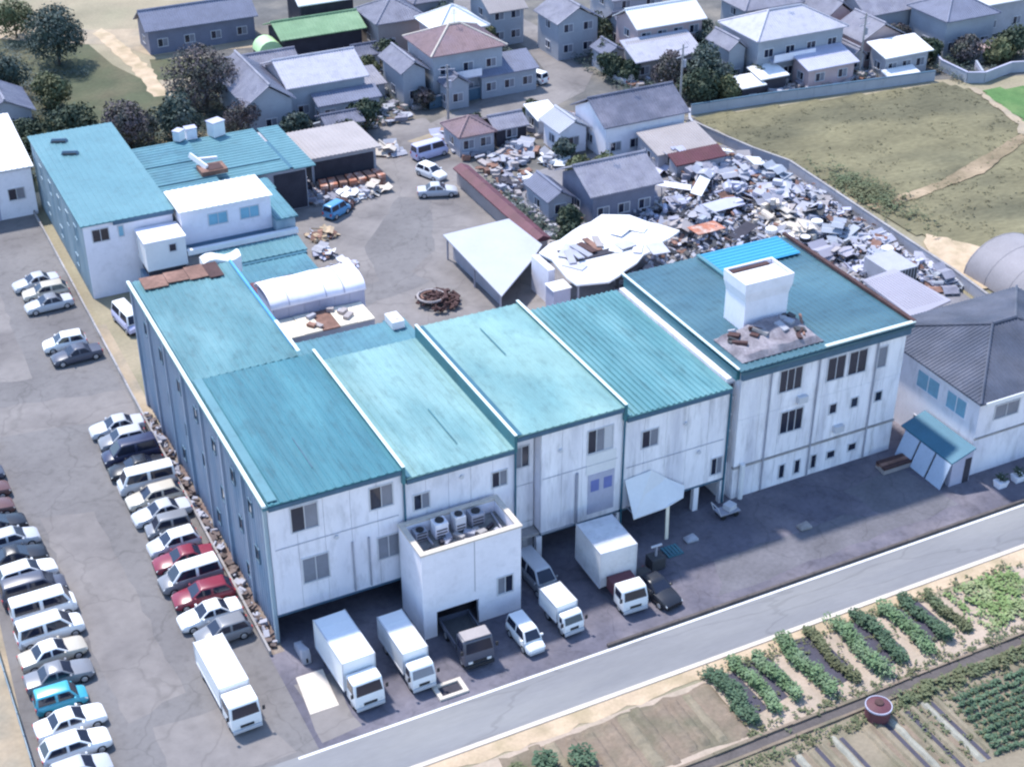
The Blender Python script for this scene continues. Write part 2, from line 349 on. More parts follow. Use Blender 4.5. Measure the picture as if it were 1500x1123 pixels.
def house(name, label, x0, x1, y0, y1, eave, ridge, style, roofm, wallm, over=.5, axis='x', pitch=.34, wins=2, storeys=1, h=.06,
          cap=None, loc_z=0, group=None, glass=(M_glass, M_glass2), cat='house', frame=M_alu):
    """walled house; style 'gable' | 'hip' | 'mono' (falls towards -y)"""
    t = thing(name, label, cat, ((x0+x1)/2, (y0+y1)/2, 0), group=group)
    X0, X1, Y0, Y1 = x0-over, x1+over, y0-over, y1+over
    xm, ym = (x0+x1)/2, (y0+y1)/2
    e, r = eave, ridge
    wz = eave - .05
    rb = MB()
    if style == 'hip':
        d = (Y1-Y0)/2 if axis == 'x' else (X1-X0)/2
        if axis == 'x':
            d = min(d, (X1-X0)/2-.01); A, B = (X0+d, ym, r), (X1-d, ym, r)
            slope(rb, [(X0, Y0, e), (X1, Y0, e), B, A], pitch, h); slope(rb, [(X1, Y1, e), (X0, Y1, e), A, B], pitch, h)
            slope(rb, [(X0, Y1, e), (X0, Y0, e), A], pitch, h); slope(rb, [(X1, Y0, e), (X1, Y1, e), B], pitch, h)
        else:
            d = min(d, (Y1-Y0)/2-.01); A, B = (xm, Y0+d, r), (xm, Y1-d, r)
            slope(rb, [(X0, Y1, e), (X0, Y0, e), A, B], pitch, h); slope(rb, [(X1, Y0, e), (X1, Y1, e), B, A], pitch, h)
            slope(rb, [(X0, Y0, e), (X1, Y0, e), A], pitch, h); slope(rb, [(X1, Y1, e), (X0, Y1, e), B], pitch, h)
        hips = [(q, A if abs(q[0]-A[0])+abs(q[1]-A[1]) < abs(q[0]-B[0])+abs(q[1]-B[1]) else B) for q in ((X0, Y0, e), (X1, Y0, e), (X0, Y1, e), (X1, Y1, e))]
        bx('wall', wallm, t, x0, x1, y0, y1, 0, wz)
    elif style == 'gable':
        wb = MB()
        if axis == 'x':
            A, B = (X0, ym, r), (X1, ym, r)
            slope(rb, [(X0, Y0, e), (X1, Y0, e), B, A], pitch, h); slope(rb, [(X1, Y1, e), (X0, Y1, e), A, B], pitch, h)
            rz = wz + (r-e)*(1-over/((Y1-Y0)/2)) - .1
            wb.loft([[(x, y0, 0), (x, y1, 0), (x, y1, wz), (x, ym, rz+.05), (x, y0, wz)] for x in (x0, x1)])
        else:
            A, B = (xm, Y0, r), (xm, Y1, r)
            slope(rb, [(X0, Y1, e), (X0, Y0, e), A, B], pitch, h); slope(rb, [(X1, Y0, e), (X1, Y1, e), B, A], pitch, h)
            rz = wz + (r-e)*(1-over/((X1-X0)/2)) - .1
            wb.loft([[(x0, y, 0), (x1, y, 0), (x1, y, wz), (xm, y, rz+.05), (x0, y, wz)] for y in (y0, y1)])
        wb.build('wall', wallm, t); hips = []
    else:
        slope(rb, [(X0, Y0, e), (X1, Y0, e), (X1, Y1, r), (X0, Y1, r)], pitch, h)
        MB().prism(rect(x0, x1, y0, y1), 0, [e-.13, e-.13, r-.13, r-.13]).build('wall', wallm, t); hips = []; A, B = None, None
    roof = rb.build('roof', roofm, t)
    if A and style != 'mono':
        cb = MB()
        if (Vector(A)-Vector(B)).length > .1: cb.tube(Vector(A)+Vector((0, 0, .06)), Vector(B)+Vector((0, 0, .06)), .16, n=6)
        for q, s_ in hips: cb.tube(Vector(q)+Vector((0, 0, .05)), Vector(s_)+Vector((0, 0, .05)), .12, n=6)
        cb.build('ridge_cap', cap or roofm, roof)
    for st in range(storeys):
        zb = .9 + st*2.8
        if zb + 1.3 > eave: break
        wdt = x1-x0
        for i in range(wins):
            a = x0 + wdt*(i+.5)/wins
            window(t, 'y', a-.75, a+.75, zb, zb+1.2, y0, glass, frame)
        a = (y0+y1)/2
        window(t, 'x', a-.7, a+.7, zb, zb+1.1, x0, glass, frame)
    return t
# ================================================================ SETTING
sheet('ground', M_soil, rect(-500, 700, -450, 800), -.02)
sheet('parking_lot', M_asph, [(-18.2, -11.2), (-1.15, -11.2), (-1.15, 82), (-13, 82), (-15.5, 40)], 0.0)
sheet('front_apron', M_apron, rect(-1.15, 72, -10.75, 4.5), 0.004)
sheet('yard', M_yard, [(8, 17), (40, 17), (42, 40), (46.5, 62), (48, 84), (38, 84), (26.5, 78.5), (20, 66), (16, 52), (8, 52)], 0.0)
sheet('scrap_yard_ground', mat('scrap_yard_dirt', (.20, .19, .20), .95, .2, .4, 3, .15), [(40.2, 17), (64, 11), (76.4, 15.5), (78.5, 33), (80, 50), (76.5, 60), (66, 66), (47, 62), (42.3, 40)], 0.004)
sheet('road', M_road, rect(-60, 130, -14.75, -10.75), 0.008)
sheet('road_edge_line', M_line, rect(-2.6, 130, -11.0, -10.82), 0.012)
sheet('verge', M_tan, [(x*.9-60, -16.3+random.uniform(-.25, .25)) for x in range(211)]+[(129.1, -14.9), (-60, -14.9)], 0.004)
bx('road_kerb', M_concl, None, -60, 130, -15.1, -14.75, -.1, .07)['kind'] = 'structure'
sheet('lot_verge', M_sandy, [(-24, -11), (-18.2, -11.2), (-15.5, 40), (-20, 40)], 0.004)
sheet('side_strip', M_sandy, rect(-.98, 0, 30, 50), 0.006)
sheet('village_road', M_yard, [(40, 78), (46, 81), (52, 84), (60, 87.6), (66, 89.6), (69, 92), (71, 101), (70, 125), (75.5, 125), (77, 102), (74.5, 94), (74.5, 88.5), (70, 83), (62, 79), (54, 78.5), (46, 70), (40, 72)], 0.008)
sheet('village_ground', mat('village_ground', (.115, .11, .105), .95, .2, .3, 2.5, .12, patch=(.18, .16, .135), patch_scale=.15), [(24, 84), (46, 62), (66, 60), (77, 70), (113, 66), (140, 57), (190, 100), (160, 190), (40, 150), (24, 100)], -.008)
sheet('sandy_lane', M_sandy, [(43, 78), (50, 80), (58, 79.4), (64, 78.8), (62, 75.6), (58, 76.4), (50, 76), (45, 75)], .012)
sheet('field_lane', M_asph, [(73.5, 57), (74.9, 57), (78.2, 69), (76.6, 70)], 0.01)

for k, (poly, m, z) in enumerate((([(-14, 40), (-1.4, 37.5), (-1.4, 33.2), (-14.5, 35)], M_yard, .004), ([(-12, 22), (-8, 21), (-7.4, -2), (-11.6, -3)], M_yard, .004),
        ([(-12.5, 62), (-8, 61), (-8, 43), (-13, 44)], M_yard, .004), ([(-10, -4), (-4, -4.6), (-2.5, -10.2), (-10.5, -10)], M_yard, .006),
        ([(26, 44), (34, 50), (39, 62), (36, 64), (28, 54)], M_asph, .004), ([(22, 42), (31, 44), (30, 47), (22, 46)], M_asph, .005),
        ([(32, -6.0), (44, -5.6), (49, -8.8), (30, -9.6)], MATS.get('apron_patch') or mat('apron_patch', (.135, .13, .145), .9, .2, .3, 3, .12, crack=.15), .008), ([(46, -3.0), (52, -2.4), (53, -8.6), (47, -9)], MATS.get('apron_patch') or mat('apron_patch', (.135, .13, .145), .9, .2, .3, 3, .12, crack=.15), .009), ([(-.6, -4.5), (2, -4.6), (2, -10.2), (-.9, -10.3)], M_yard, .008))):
    sheet('paving_patch', m, ragged(poly, 1.3, .22), z)
# dry grass field with real unevenness
def field(name, m, poly_fn, x0, x1, y0, y1, step, amp, z):
    mb = MB(); nx = int((x1-x0)/step); ny = int((y1-y0)/step); idx = {}
    for i in range(nx+1):
        for j in range(ny+1):
            x, y = x0+i*step, y0+j*step
            idx[i, j] = len(mb.v)
            e = noise.noise(Vector((x*.25, y*.25, 3)))*amp + noise.noise(Vector((x*.9, y*.9, 8)))*amp*.5
            mb.v.append(Vector((x, y, z + max(0, e+amp*.6))))
    for i in range(nx):
        for j in range(ny):
            if poly_fn(x0+(i+.5)*step, y0+(j+.5)*step): mb.f.append((idx[i, j], idx[i+1, j], idx[i+1, j+1], idx[i, j+1]))
    o = mb.build(name, m, smooth=3.1); return tag(o, kind='structure')
def in_poly(poly):
    def fn(x, y):
        c = False; n = len(poly)
        for i in range(n):
            (a, b), (d, e) = poly[i], poly[(i+1) % n]
            if (b > y) != (e > y) and x < (d-a)*(y-b)/(e-b)+a: c = not c
        return c
    return fn
DRY = [(77.6, 69.2), (113.5, 64.4), (115.5, 60), (112.5, 48.5), (125, 20), (125, -6), (84, 8), (81.5, 24), (80.5, 46), (78.8, 56)]
field('dry_field', M_dry, in_poly(DRY), 76, 126, -8, 72, .8, .10, 0.0)
field('green_field', M_turf, in_poly([(115.8, 60.6), (140, 53), (150, 10), (126, 20), (113.2, 48.5)]), 112, 150, 8, 64, 1.0, .1, 0.01)
sheet('field_path', M_sandy, ragged([(115.2, 61.8), (116.0, 61.0), (113.2, 48.8), (111, 46), (110, 46.8), (112, 49)], 1.0, .22), .15)
sheet('field_track', M_dry2, ragged([(110.8, 46.8), (110.5, 45.2), (98, 39.6), (84, 37.2), (80.8, 37.5), (80.8, 38.6), (92, 40)], 1.0, .14), .145)
sheet('sandy_bank', M_tan, ragged([(79.2, 27), (82, 30), (86, 24), (82.5, 17.5), (78.3, 18.2)], 1.0, .3), .15)
sheet('weedy_field', M_paddy, [(-6, 84), (8, 82), (17, 92), (23.5, 101), (18, 120), (16, 140), (-10, 150), (-20, 100)], 0.0)
sheet('far_green_field', M_paddy, [(21.5, 112), (37, 107.5), (37.5, 114), (23, 120)], 0.002)
sheet('dirt_path', M_tan, ragged([(19.6, 106), (21.5, 106), (22.2, 116), (21.5, 128), (20.5, 136), (18.6, 134), (20.0, 118)], 1.2, .25), .006)
sheet('far_dirt_field', M_sandy, [(8, 150), (18.5, 136), (26, 133), (38, 121.5), (38.5, 118), (23.5, 121.5), (20.5, 128), (13, 132), (4, 140)], .004)
sheet('garden_ground', M_sandy, [(21.5, 104), (30, 101.5), (38, 104), (37, 107), (22, 111.5)], .004)

# low kerb wall along the lot's edge, ditch edges, and walls
t = thing('lot_kerb_wall', 'long low grey kerb wall dividing the left car park from the blue-sided factory', 'kerb wall', (-1.06, 40, 0))
for i in range(27):
    bx('kerb_block', M_conc, t, -1.14, -.98, -1+i*3.0, -1+i*3.0+2.96, 0, .42+.02*(i % 3))
t = thing('apron_edge_kerb', 'dark kerb between the shaded factory front and the road line', 'kerb', (45, -10.6, 0))
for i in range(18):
    bx('kerb_block', M_ditch, t, 20+i*2.9, 20+i*2.9+2.86, -10.7, -10.5, 0, .24)  # kerb blocks in one dark tone

# ---------------------------------------------------------------- front allotments
sheet('allotment_ground', mat('pinkish_sandy_soil', (.40, .315, .245), .95, .12, .5, 4, .1, patch=(.36, .29, .22), patch_scale=.4), [(-30, -22.3), (120, -22.3), (120, -16.4), (-30, -16.4)], 0.002)
sheet('lower_allotment_ground', M_furrow2, [(-30, -48), (120, -48), (120, -23.5), (-30, -23.5)], 0.002)
sheet('ditch', M_ditch, rect(-30, 120, -23.3, -22.5), -.012)
for (ya, yb) in ((-22.5, -22.3), (-23.5, -23.3)):
    mb = MB()
    for i in range(50):
        x = -30+i*3; mb.prism([(x, ya+random.uniform(-.05, .05)), (x+3, ya+random.uniform(-.05, .05)), (x+3, yb), (x, yb)], -.05, .10+random.uniform(0, .06))
    tag(mb.build('ditch_bank', M_furrow, None), kind='structure')

def ridge_bed(mb, x0, x1, y0, y1, h, n=14, jit=.05):
    """rounded soil ridge along y"""
    rings = []
    for i in range(n+1):
        y = y0+(y1-y0)*i/n; a, b = x0+random.uniform(-jit, jit), x1+random.uniform(-jit, jit); hh = h*random.uniform(.75, 1.2)*(0.15 if i in (0, n) else 1)
        rings.append([(a, y, -.03), (a+(b-a)*.25, y, hh*.8), ((a+b)/2, y, hh), (a+(b-a)*.75, y, hh*.8), (b, y, -.03)])
    mb.loft(rings)
sheet('side_weeds_strip', mat('brown_strip', (.17, .12, .105), .95, .25, .6, 4, .2, patch=(.26, .22, .18), patch_scale=.5), rect(-.98, -.05, -1, 30), .006)
sheet('bare_plot', M_furrow, ragged([(8.2, -21.9), (24.0, -21.9), (24.0, -16.7), (8.6, -16.7)], .8, .2), .006)
# bare ridges on the left part of the upper allotment
for i in range(12):
    x = 9.2+i*1.28+random.uniform(-.15, .15)
    mb = MB(); ridge_bed(mb, x, x+random.uniform(.6, 1.1), -21.7+random.uniform(-.4, .2), -16.7+random.uniform(-.3, .2), .16)
    tag(mb.build('soil_bed', (M_furrow, M_furrow, M_furrow2, M_furrow)[i % 4]), kind='structure')
# pale beds below the ditch
for i in range(15):
    x = 21.5+i*.98 + (1.4 if i > 7 else 0)
    mb = MB(); ridge_bed(mb, x, x+.55, -30.5, -24.6+random.uniform(-.3, .3), .2)
    tag(mb.build('pale_bed', (M_furrow2, mat('chalky_soil', (.30, .285, .235), .95, .12, .6, 5, .12), M_furrow2)[i % 3]), kind='structure')
for i in range(14):
    x = 21.2+i*.98 + (1.4 if i > 7 else 0)
    sheet('bed_furrow', M_mulch_shade if i % 2 else M_furrow, rect(x+.9, x+1.22, -30.5, -24.8), .006)

def leaf_tuft(mb, c, r, h, n, big=1.0):
    for _ in range(n):
        a = random.uniform(0, 6.283); d = r*math.sqrt(random.random()); z = h*random.uniform(.15, 1)
        p = Vector(c)+Vector((math.cos(a)*d, math.sin(a)*d, z))
        s_ = random.uniform(.10, .22)*big; az = random.uniform(0, 6.283)
        u = Vector((math.cos(az), math.sin(az), random.uniform(-.3, .5)))*s_; v = Vector((-math.sin(az), math.cos(az), random.uniform(-.4, .4)))*s_*.7
        mb.face(p-u, p+v*.8, p+u, p-v*.8)
ROWS = [  # x, y0, y1, width, height, material, mulch with row shadow painted in, to the right
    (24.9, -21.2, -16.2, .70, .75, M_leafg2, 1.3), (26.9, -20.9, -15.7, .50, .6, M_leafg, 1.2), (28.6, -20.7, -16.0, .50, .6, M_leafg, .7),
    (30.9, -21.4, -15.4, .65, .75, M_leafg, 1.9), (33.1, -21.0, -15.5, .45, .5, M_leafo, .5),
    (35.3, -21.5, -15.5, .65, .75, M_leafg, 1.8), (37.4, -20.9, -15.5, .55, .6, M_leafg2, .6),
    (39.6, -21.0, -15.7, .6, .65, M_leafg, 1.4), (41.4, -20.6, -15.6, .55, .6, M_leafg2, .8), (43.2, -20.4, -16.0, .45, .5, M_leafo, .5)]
WORDS = ['first from the left, ragged and dark', 'second from the left, beside a strip of mulch and painted shade', 'third from the left, thin and gappy',
         'fourth from the left, bushy and bright', 'fifth from the left, low and olive', 'sixth from the left, tall and dark green',
         'seventh from the left, low and dark', 'eighth from the left, light green', 'ninth from the left, dark and dense', 'last on the right, sparse beside bright weeds']
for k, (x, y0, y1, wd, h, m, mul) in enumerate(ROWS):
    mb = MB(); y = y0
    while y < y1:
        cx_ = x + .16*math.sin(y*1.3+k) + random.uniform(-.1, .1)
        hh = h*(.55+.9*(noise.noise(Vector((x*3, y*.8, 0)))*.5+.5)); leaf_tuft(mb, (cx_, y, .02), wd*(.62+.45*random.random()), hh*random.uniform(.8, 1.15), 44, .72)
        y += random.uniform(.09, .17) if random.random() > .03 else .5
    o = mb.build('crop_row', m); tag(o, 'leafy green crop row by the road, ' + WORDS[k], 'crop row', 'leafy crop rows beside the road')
    if mul: sheet('mulch_shade_strip', M_mulch_shade, [(x+wd*.45, y0+.5), (x+wd*.45+mul, y0+.7), (x+wd*.45+mul-.1, y1-.5), (x+wd*.45+.1, y1-.3)], .012)  # wider than the mulch alone: the row's shadow is painted in
mb = MB()
for _ in range(260): leaf_tuft(mb, (random.gauss(47.8, 1.7), random.uniform(-21.3, -16.6), 0), .3, .3, 7)
tag(mb.build('bright_weeds', mat('yellow_green_leaf', (.17, .235, .085), .8, .25, .9, 4, .2, patch=(.25, .28, .14), patch_scale=.5)), kind='stuff')
mb = MB()
for j in range(9):
    y = -30.4+j*.62
    for i in range(62):
        if random.random() > .06: leaf_tuft(mb, (37.0+i*.18+j*.12+random.uniform(-.06, .06), y+random.uniform(-.09, .09), 0), random.uniform(.12, .22), random.uniform(.2, .42), 10, .8)
tag(mb.build('low_vegetable_plants', M_leafg2), kind='stuff')
for j in range(10):
    sheet('seed_bed', M_furrow if j % 2 else M_furrow2, rect(37, 49, -30.72+j*.62, -30.5+j*.62), .01)
mb = MB()
for _ in range(330): leaf_tuft(mb, (random.uniform(34.5, 56), -23.9+random.uniform(-.35, .4)+.25*math.sin(_), 0), .25, .4, 7)
tag(mb.build('ditch_grass', M_leafo), kind='stuff')
for x, y, r, h, lab in ((11.0, -18.5, .75, .9, 'dark round vegetable bush nearest the road verge at the bottom of the picture'), (13.2, -19.3, .9, 1.0, 'broad green bush with pale centre between bare beds and road'),
                        (9.1, -18.3, .55, .6, 'small olive bush at the bottom edge left of the dark bush'), (12.2, -20.4, .6, .7, 'low green bush behind the two larger bushes at the allotment corner')):
    mb = MB(); leaf_tuft(mb, (x, y, 0), r, h, 230); tag(mb.build('vegetable_bush', M_leafg2 if h > .8 else M_leafo), lab, 'bush', 'bushes at the allotment corner')
mb = MB()
for _ in range(520): leaf_tuft(mb, (random.uniform(24, 52), random.choice([random.gauss(-22.0, .25), random.gauss(-16.2, .3), random.uniform(-21.8, -16.4)]), 0), .22, .2, 5, .7)
for _ in range(300): leaf_tuft(mb, (random.uniform(8, 37), random.gauss(-24.2, .35), 0), .25, .22, 5, .7)
for _ in range(500): leaf_tuft(mb, (random.uniform(33.5, 56), random.uniform(-30, -24.6), 0), .25, .16, 4, .7)
tag(mb.build('allotment_weeds', M_leafo), kind='stuff')
# grass tufts on the dry field
mb = MB(); fn = in_poly(DRY); k = 0
while k < 2600:
    x, y = random.uniform(77, 124), random.uniform(-5, 70)
    if not fn(x, y) or noise.noise(Vector((x*.12, y*.12, 1))) < random.uniform(-.5, .35): k += 1; continue
    leaf_tuft(mb, (x, y, .0), .5, .22, 4); k += 1
tag(mb.build('dry_grass_tufts', M_dry), kind='stuff')
mb = MB()
for _ in range(420):
    x, y = random.gauss(83.0, 1.3), random.gauss(41, 3.4)
    leaf_tuft(mb, (x, y, .1), .4, .6, 7)
tag(mb.build('rough_weeds', M_leafo), kind='stuff')

# round maroon tank by the ditch
t = thing('water_tank', 'round maroon water tank with a pale rim beside the ditch', 'tank', (32.4, -24.3, 0))
MB().tube((32.4, -24.3, 0), (32.4, -24.3, 1.0), .82, .84, n=28).build('tank_shell', M_maroon, t, smooth=.6)
mb = MB(); n = 28
for i in range(n):
    a, b = 6.2832*i/n, 6.2832*(i+1)/n
    P = lambda q, r, z: (32.4+math.cos(q)*r, -24.3+math.sin(q)*r, z)
    mb.hexa([P(a, .82, .92), P(b, .82, .92), P(b, .88, .92), P(a, .88, .92), P(a, .82, 1.03), P(b, .82, 1.03), P(b, .88, 1.03), P(a, .88, 1.03)])
mb.build('rim', M_lilac, t)
MB().tube((32.4, -24.3, 1.0), (32.4, -24.3, 1.2), .80, .35, n=28).build('lid', M_maroon, t, smooth=.6)
MB().tube((32.4, -24.3, 1.16), (32.4, -24.3, 1.3), .3, n=14).build('hatch', M_dkrust, t)

# ================================================================ FACTORY
T = thing('factory_hall', 'long two-storey factory with four blue-green sheet metal roofs and white front', 'factory', (18, 8, 0))
# bays: x0, x1, z roof, front y, material
BAYS = [(0.0, 9.45, 11.75, 0.0, M_bay1, .62, .05), (9.75, 18.0, 10.85, 0.0, M_bay2, .62, .05), (18.2, 26.85, 11.75, 0.0, M_bay3, .62, .05), (27.15, 36.25, 10.75, 0.0, M_bay4, .46, .11)]
for i, (x0, x1, z, y0, m, pit, hh) in enumerate(BAYS):
    a = x0 - (0 if i == 0 else .15); b = x1+.15
    fx0 = 20.3 if i == 2 else a
    # solid behind the loading dock, floor above it
    bx('rear_wall', M_plain, T, a+.02, b-.02, 4.0, 17.0, 0, z-.16)
    bx('upper_storey', M_plain, T, fx0+.04, b-.04, .30, 3.98, 2.45, z-.17)
    bx('dock_wall', mat('dock_interior_shade', (.10, .09, .13), .9, .2, .8, 4, .1), T, a+.03, b-.03, 3.9, 3.995, 0, 2.44)  # shade of the dock recess is put into this dark wall colour
    # front wall panels
    n = int(round((b-fx0)/1.85)); wd = (b-fx0)/n
    zb = 2.4
    for k in range(n):
        p = bx('wall_panel', M_stain if i >= 2 else M_white, T, fx0+k*wd+.012, fx0+(k+1)*wd-.012, 0, .28, zb, z-.18)
    bx('panel_backing', M_greyw, T, fx0+.02, b-.02, .281, .299, zb+.05, z-.2)
    bx('dock_lintel', M_fascia, T, fx0+.01, b-.01, .02, .30, zb-.22, zb-.004)
    sl = .06 if i != 1 else .05
    ribbed(x0+.05, x1+.02, -.28, 17.0, (lambda sl, x0, z: lambda x, y: z+.06-sl*(x-x0)/9)(sl, x0, z), 'y', pit, hh).build('roof', m, T)
    # fascia under the front eave; dark blue strip along the bay's left edge
    bx('fascia', M_fascia, T, x0+.05, x1, -.32, -.005, z-.42, z-.10)
    if i: bx('valley_strip', M_gutter, T, x0-.12, x0+.42, -.25, 16.9, z+.10, z+.135)
for k, (xa, ya, yb, z) in enumerate(((4.1, 2.5, 6.5, 11.87), (14.6, 2.0, 7.0, 10.95), (22.4, 10.0, 14.5, 11.88))):
    bx('lifted_seam', (M_fascia, M_bay1, M_bay1)[k], T, xa, xa+.05, ya, yb, z, z+.05)
# recessed stair bay between bays two and three
bx('stair_wall', M_plain, T, 18.06, 20.26, 1.3, 3.97, 0, 11.5)
for k, (za, zb) in enumerate(((0, 3.0), (3.06, 6.4), (6.46, 11.4))): bx('wall_panel', M_stain, T, 18.08, 20.24, 1.1, 1.29, za, zb)
window(T, 'y', 18.6, 19.9, 8.0, 9.9, 1.1, (M_glass2, M_glass))
bx('stair_floor', M_conc, T, 18.08, 20.24, .1, 1.09, 2.3, 2.5)
for x in (9.6, 18.1, 20.2, 27.0, 33.9, 36.3): bx('dock_column', M_siding2 if x < 12 else M_stain, T, x-.22, x+.22, .01, .43, 0, 2.18)
# parapet caps over the bay joints
for k, (x, z) in enumerate(((9.6, 11.75), (18.1, 11.75), (27.0, 11.75))):
    mb = MB(); mb.box(x-.11, x+.11, -.34, 17.1, z-1.2, z+.22); mb.build('parapet', M_bay1, T)
    n = 6
    for q in range(n): bx('coping', M_cap, T, x-.13, x+.09, -.40+q*17.5/n+.01, -.40+(q+1)*17.5/n-.01, z+.222, z+.28)
    MB().tube((x+.05, -.14, .2), (x+.05, -.14, z-.6), .08).build('downpipe', M_gutter, T)
# left wall (blue siding) over both wings
mb = MB(); y = -.05; prof = []
while y < 34.4: prof += [(y, -.02), (y+.30, -.02), (y+.36, -.09), (y+.52, -.09)]; y += .58
for i in range(len(prof)-1):
    (a, e), (b, e2) = prof[i], prof[i+1]
    mb.face((e, a, 0), (e2, b, 0), (e2, b, 11.5), (e, a, 11.5))
mb.build('side_siding', M_siding, T)
for k in range(8): bx('pilaster', M_siding2 if k == 0 else M_siding, T, -.26, -.01, .0+k*4.85, .32+k*4.85, 0, 11.45)
for (y, z) in ((3.2, 8.6), (7.0, 8.8), (11.5, 8.6), (16.0, 8.7), (20.5, 8.6), (25.5, 8.7), (30.0, 8.8), (2.6, 5.0), (6.2, 5.2), (10.4, 5.0), (15.0, 5.1), (19.6, 5.0), (24.4, 5.1), (29.2, 5.0), (5.4, 1.6), (12.6, 1.5), (21.8, 1.6)):
    window(T, 'x', y, y+.85, z, z+1.25, -.10, (M_glass,), M_fascia, .06)
bx('side_gutter', M_sky2, T, -.34, .0, -.3, 34.5, 11.51, 11.78)
n = 12
for q in range(n): bx('side_coping', M_cap, T, -.36, -.12, -.32+q*34.9/n+.01, -.32+(q+1)*34.9/n-.01, 11.785, 11.95)
bx('roof_edge_strip', M_sky, T, .10, .75, .0, 16.9, 11.90, 11.96)
# back wing
bx('rear_wing', M_siding, T, .0, 8.3, 17.02, 34.3, 0, 11.6)
ribbed(.05, 8.35, 17.05, 34.4, lambda x, y: 11.78+.004*(y-17), 'y', .6, .05).build('wing_roof', M_wing, T)
bx('wing_edge', M_bluetrim, T, 8.36, 8.56, 18.6, 34.4, 11.4, 12.0)
bx('wing_coping', M_cap, T, 8.34, 8.60, 17.3, 22.6, 12.003, 12.08)
# rusty sheets at the wing's far end
for k, (a, b, c, d, m) in enumerate(((.6, 2.6, 32.2, 34.2, M_rust), (2.63, 4.4, 32.5, 34.3, M_rust), (4.43, 6.0, 32.3, 34.5, M_rust), (6.02, 7.2, 31.9, 34.4, M_dkrust))):
    MB().obox(((a+b)/2, (c+d)/2, 12.05), (b-a, d-c, .07), (R(2), R(2-k), 0)).build('rusty_sheet', m, T)
# facade windows
D2 = (M_glass, M_glass2)
for a in ((1.5, 3.5, 8.9, 11.0), (7.1, 8.9, 8.9, 10.8), (2.0, 4.0, 4.4, 6.6), (7.5, 9.2, 4.5, 6.5)): window(T, 'y', *a, 0, D2 if a[2] > 5 else (M_glass2, M_glass2))
for a in ((10.3, 11.6, 7.8, 9.2), (16.3, 17.6, 7.8, 9.2)): window(T, 'y', *a, 0, D2)
window(T, 'y', 24.0, 26.2, 8.3, 10.4, 0, (M_glass, M_glass2, M_alu))
for a in ((28.6, 30.1, 7.4, 9.0), (35.0, 36.1, 2.95, 4.6)): window(T, 'y', *a, 0, D2)
for x in (5.7, 6.9): MB().tube((x, -.09, 2.6), (x, -.09, 6.8), .07).build('downpipe', M_pipe, T)
MB().tube((23.2, -.10, 2.5), (23.2, -.10, 7.0), .12).build('downpipe', M_pipe, T)
for x, z in ((4.6, 7.6), (14.0, 9.6), (21.8, 9.4), (32.4, 8.6), (33.8, 5.6), (15.2, 6.4)):
    MB().tube((x, -.16, z), (x, .0, z), .16, n=10).build('vent_cap', M_alu, T)
for x0_, x1_, z_ in ((.3, 9.2, 7.9), (20.4, 26.6, 7.3), (27.4, 36.0, 6.1)): MB().tube((x0_, -.05, z_), (x1_, -.05, z_), .025, n=5).build('conduit', M_pipe, T)
dp = bx('door_panel', M_lilac, T, 24.2, 26.4, -.06, -.002, 2.9, 6.4)
for a in ((24.4, 25.1), (25.5, 26.2)): bx('door_pane', mat('door_glass', (.16, .19, .42), .3), dp, *a, -.085, -.061, 4.9, 5.9)
bx('white_panel', M_bwhite, T, 24.0, 26.5, -.05, -.002, 6.5, 8.2)
bx('bay_drip', M_greyw, T, 20.3, 23.0, -.08, -.001, 2.35, 2.5)
# stairwell glazing between the hall and the office block
bx('stairwell_wall', M_stain, T, 36.42, 37.18, .8, 16.9, 0, 10.9)
for k in range(5): window(T, 'y', 36.48, 37.12, 3.2+k*1.5, 4.5+k*1.5, .8, (M_glass3 if k == 2 else M_glass,), M_greyw)
MB().tube((36.3, -.10, .1), (36.3, -.10, 10.3), .09).build('downpipe', M_gutter, T)
# loading canopy: a tilted white panel on brackets with a ragged lower edge
aw = MB(); pts = [(27.3, -.12, 5.1), (29.6, -.12, 5.3), (30.9, -.12, 4.2), (32.5, -.4, 3.1), (31.9, -1.2, 2.75), (30.2, -1.55, 2.6), (27.3, -1.6, 2.5)]
aw.face(*pts); aw.face(*[(a, b-.0, c-.08) for a, b, c in reversed(pts)])
for i in range(len(pts)): j = (i+1) % len(pts); a, b = Vector(pts[i]), Vector(pts[j]); d = Vector((0, 0, -.08)); aw.face(a+d, b+d, b, a)
aw.build('loading_canopy', M_bwhite, T)
for x in (27.6, 30.0): MB().tube((x, -.02, 2.5), (x, -1.4, 2.45), .05).build('canopy_bracket', M_pipe, T)

# ---------------------------------------------------------------- office block
K = thing('office_block', 'three-storey white office block with slate-blue metal roof at the right end', 'office building', (45, 8, 0))
bx('wall', M_stain, K, 37.2, 52.8, .2, 17, 0, 11.5)
n = 8; wd = 15.6/n
for z0_, z1_ in ((0.02, 2.85), (3.05, 7.35), (7.37, 11.45)):
    for k in range(n): bx('wall_panel', M_stain, K, 37.2+k*wd+.012, 37.2+(k+1)*wd-.012, 0, .197, z0_, z1_)
bx('belt_course', M_conc, K, 37.15, 52.85, -.10, .19, 2.87, 3.03)
ribbed(36.85, 53.2, -.35, 17.3, lambda x, y: 11.85+.012*(17-y), 'y', .5, .06).build('roof', M_tower, K)
bx('eave_band', M_fascia, K, 37.1, 52.95, -.30, -.003, 11.1, 11.6)
for q in range(5): bx('eave_coping', M_cap, K, 44.6+q*1.72, 46.3+q*1.72, -.40, -.12, 11.66+.46, 11.66+.58)
mbx = bx('eave_gutter', M_tower, K, 36.9, 53.1, -.44, -.31, 11.72, 11.90)
bx('right_coping', M_dkrust, K, 52.95, 53.28, -.3, 17.2, 12.06, 12.30)
bx('left_coping', M_cap, K, 36.72, 36.90, -.1, 17.1, 12.07, 12.16)
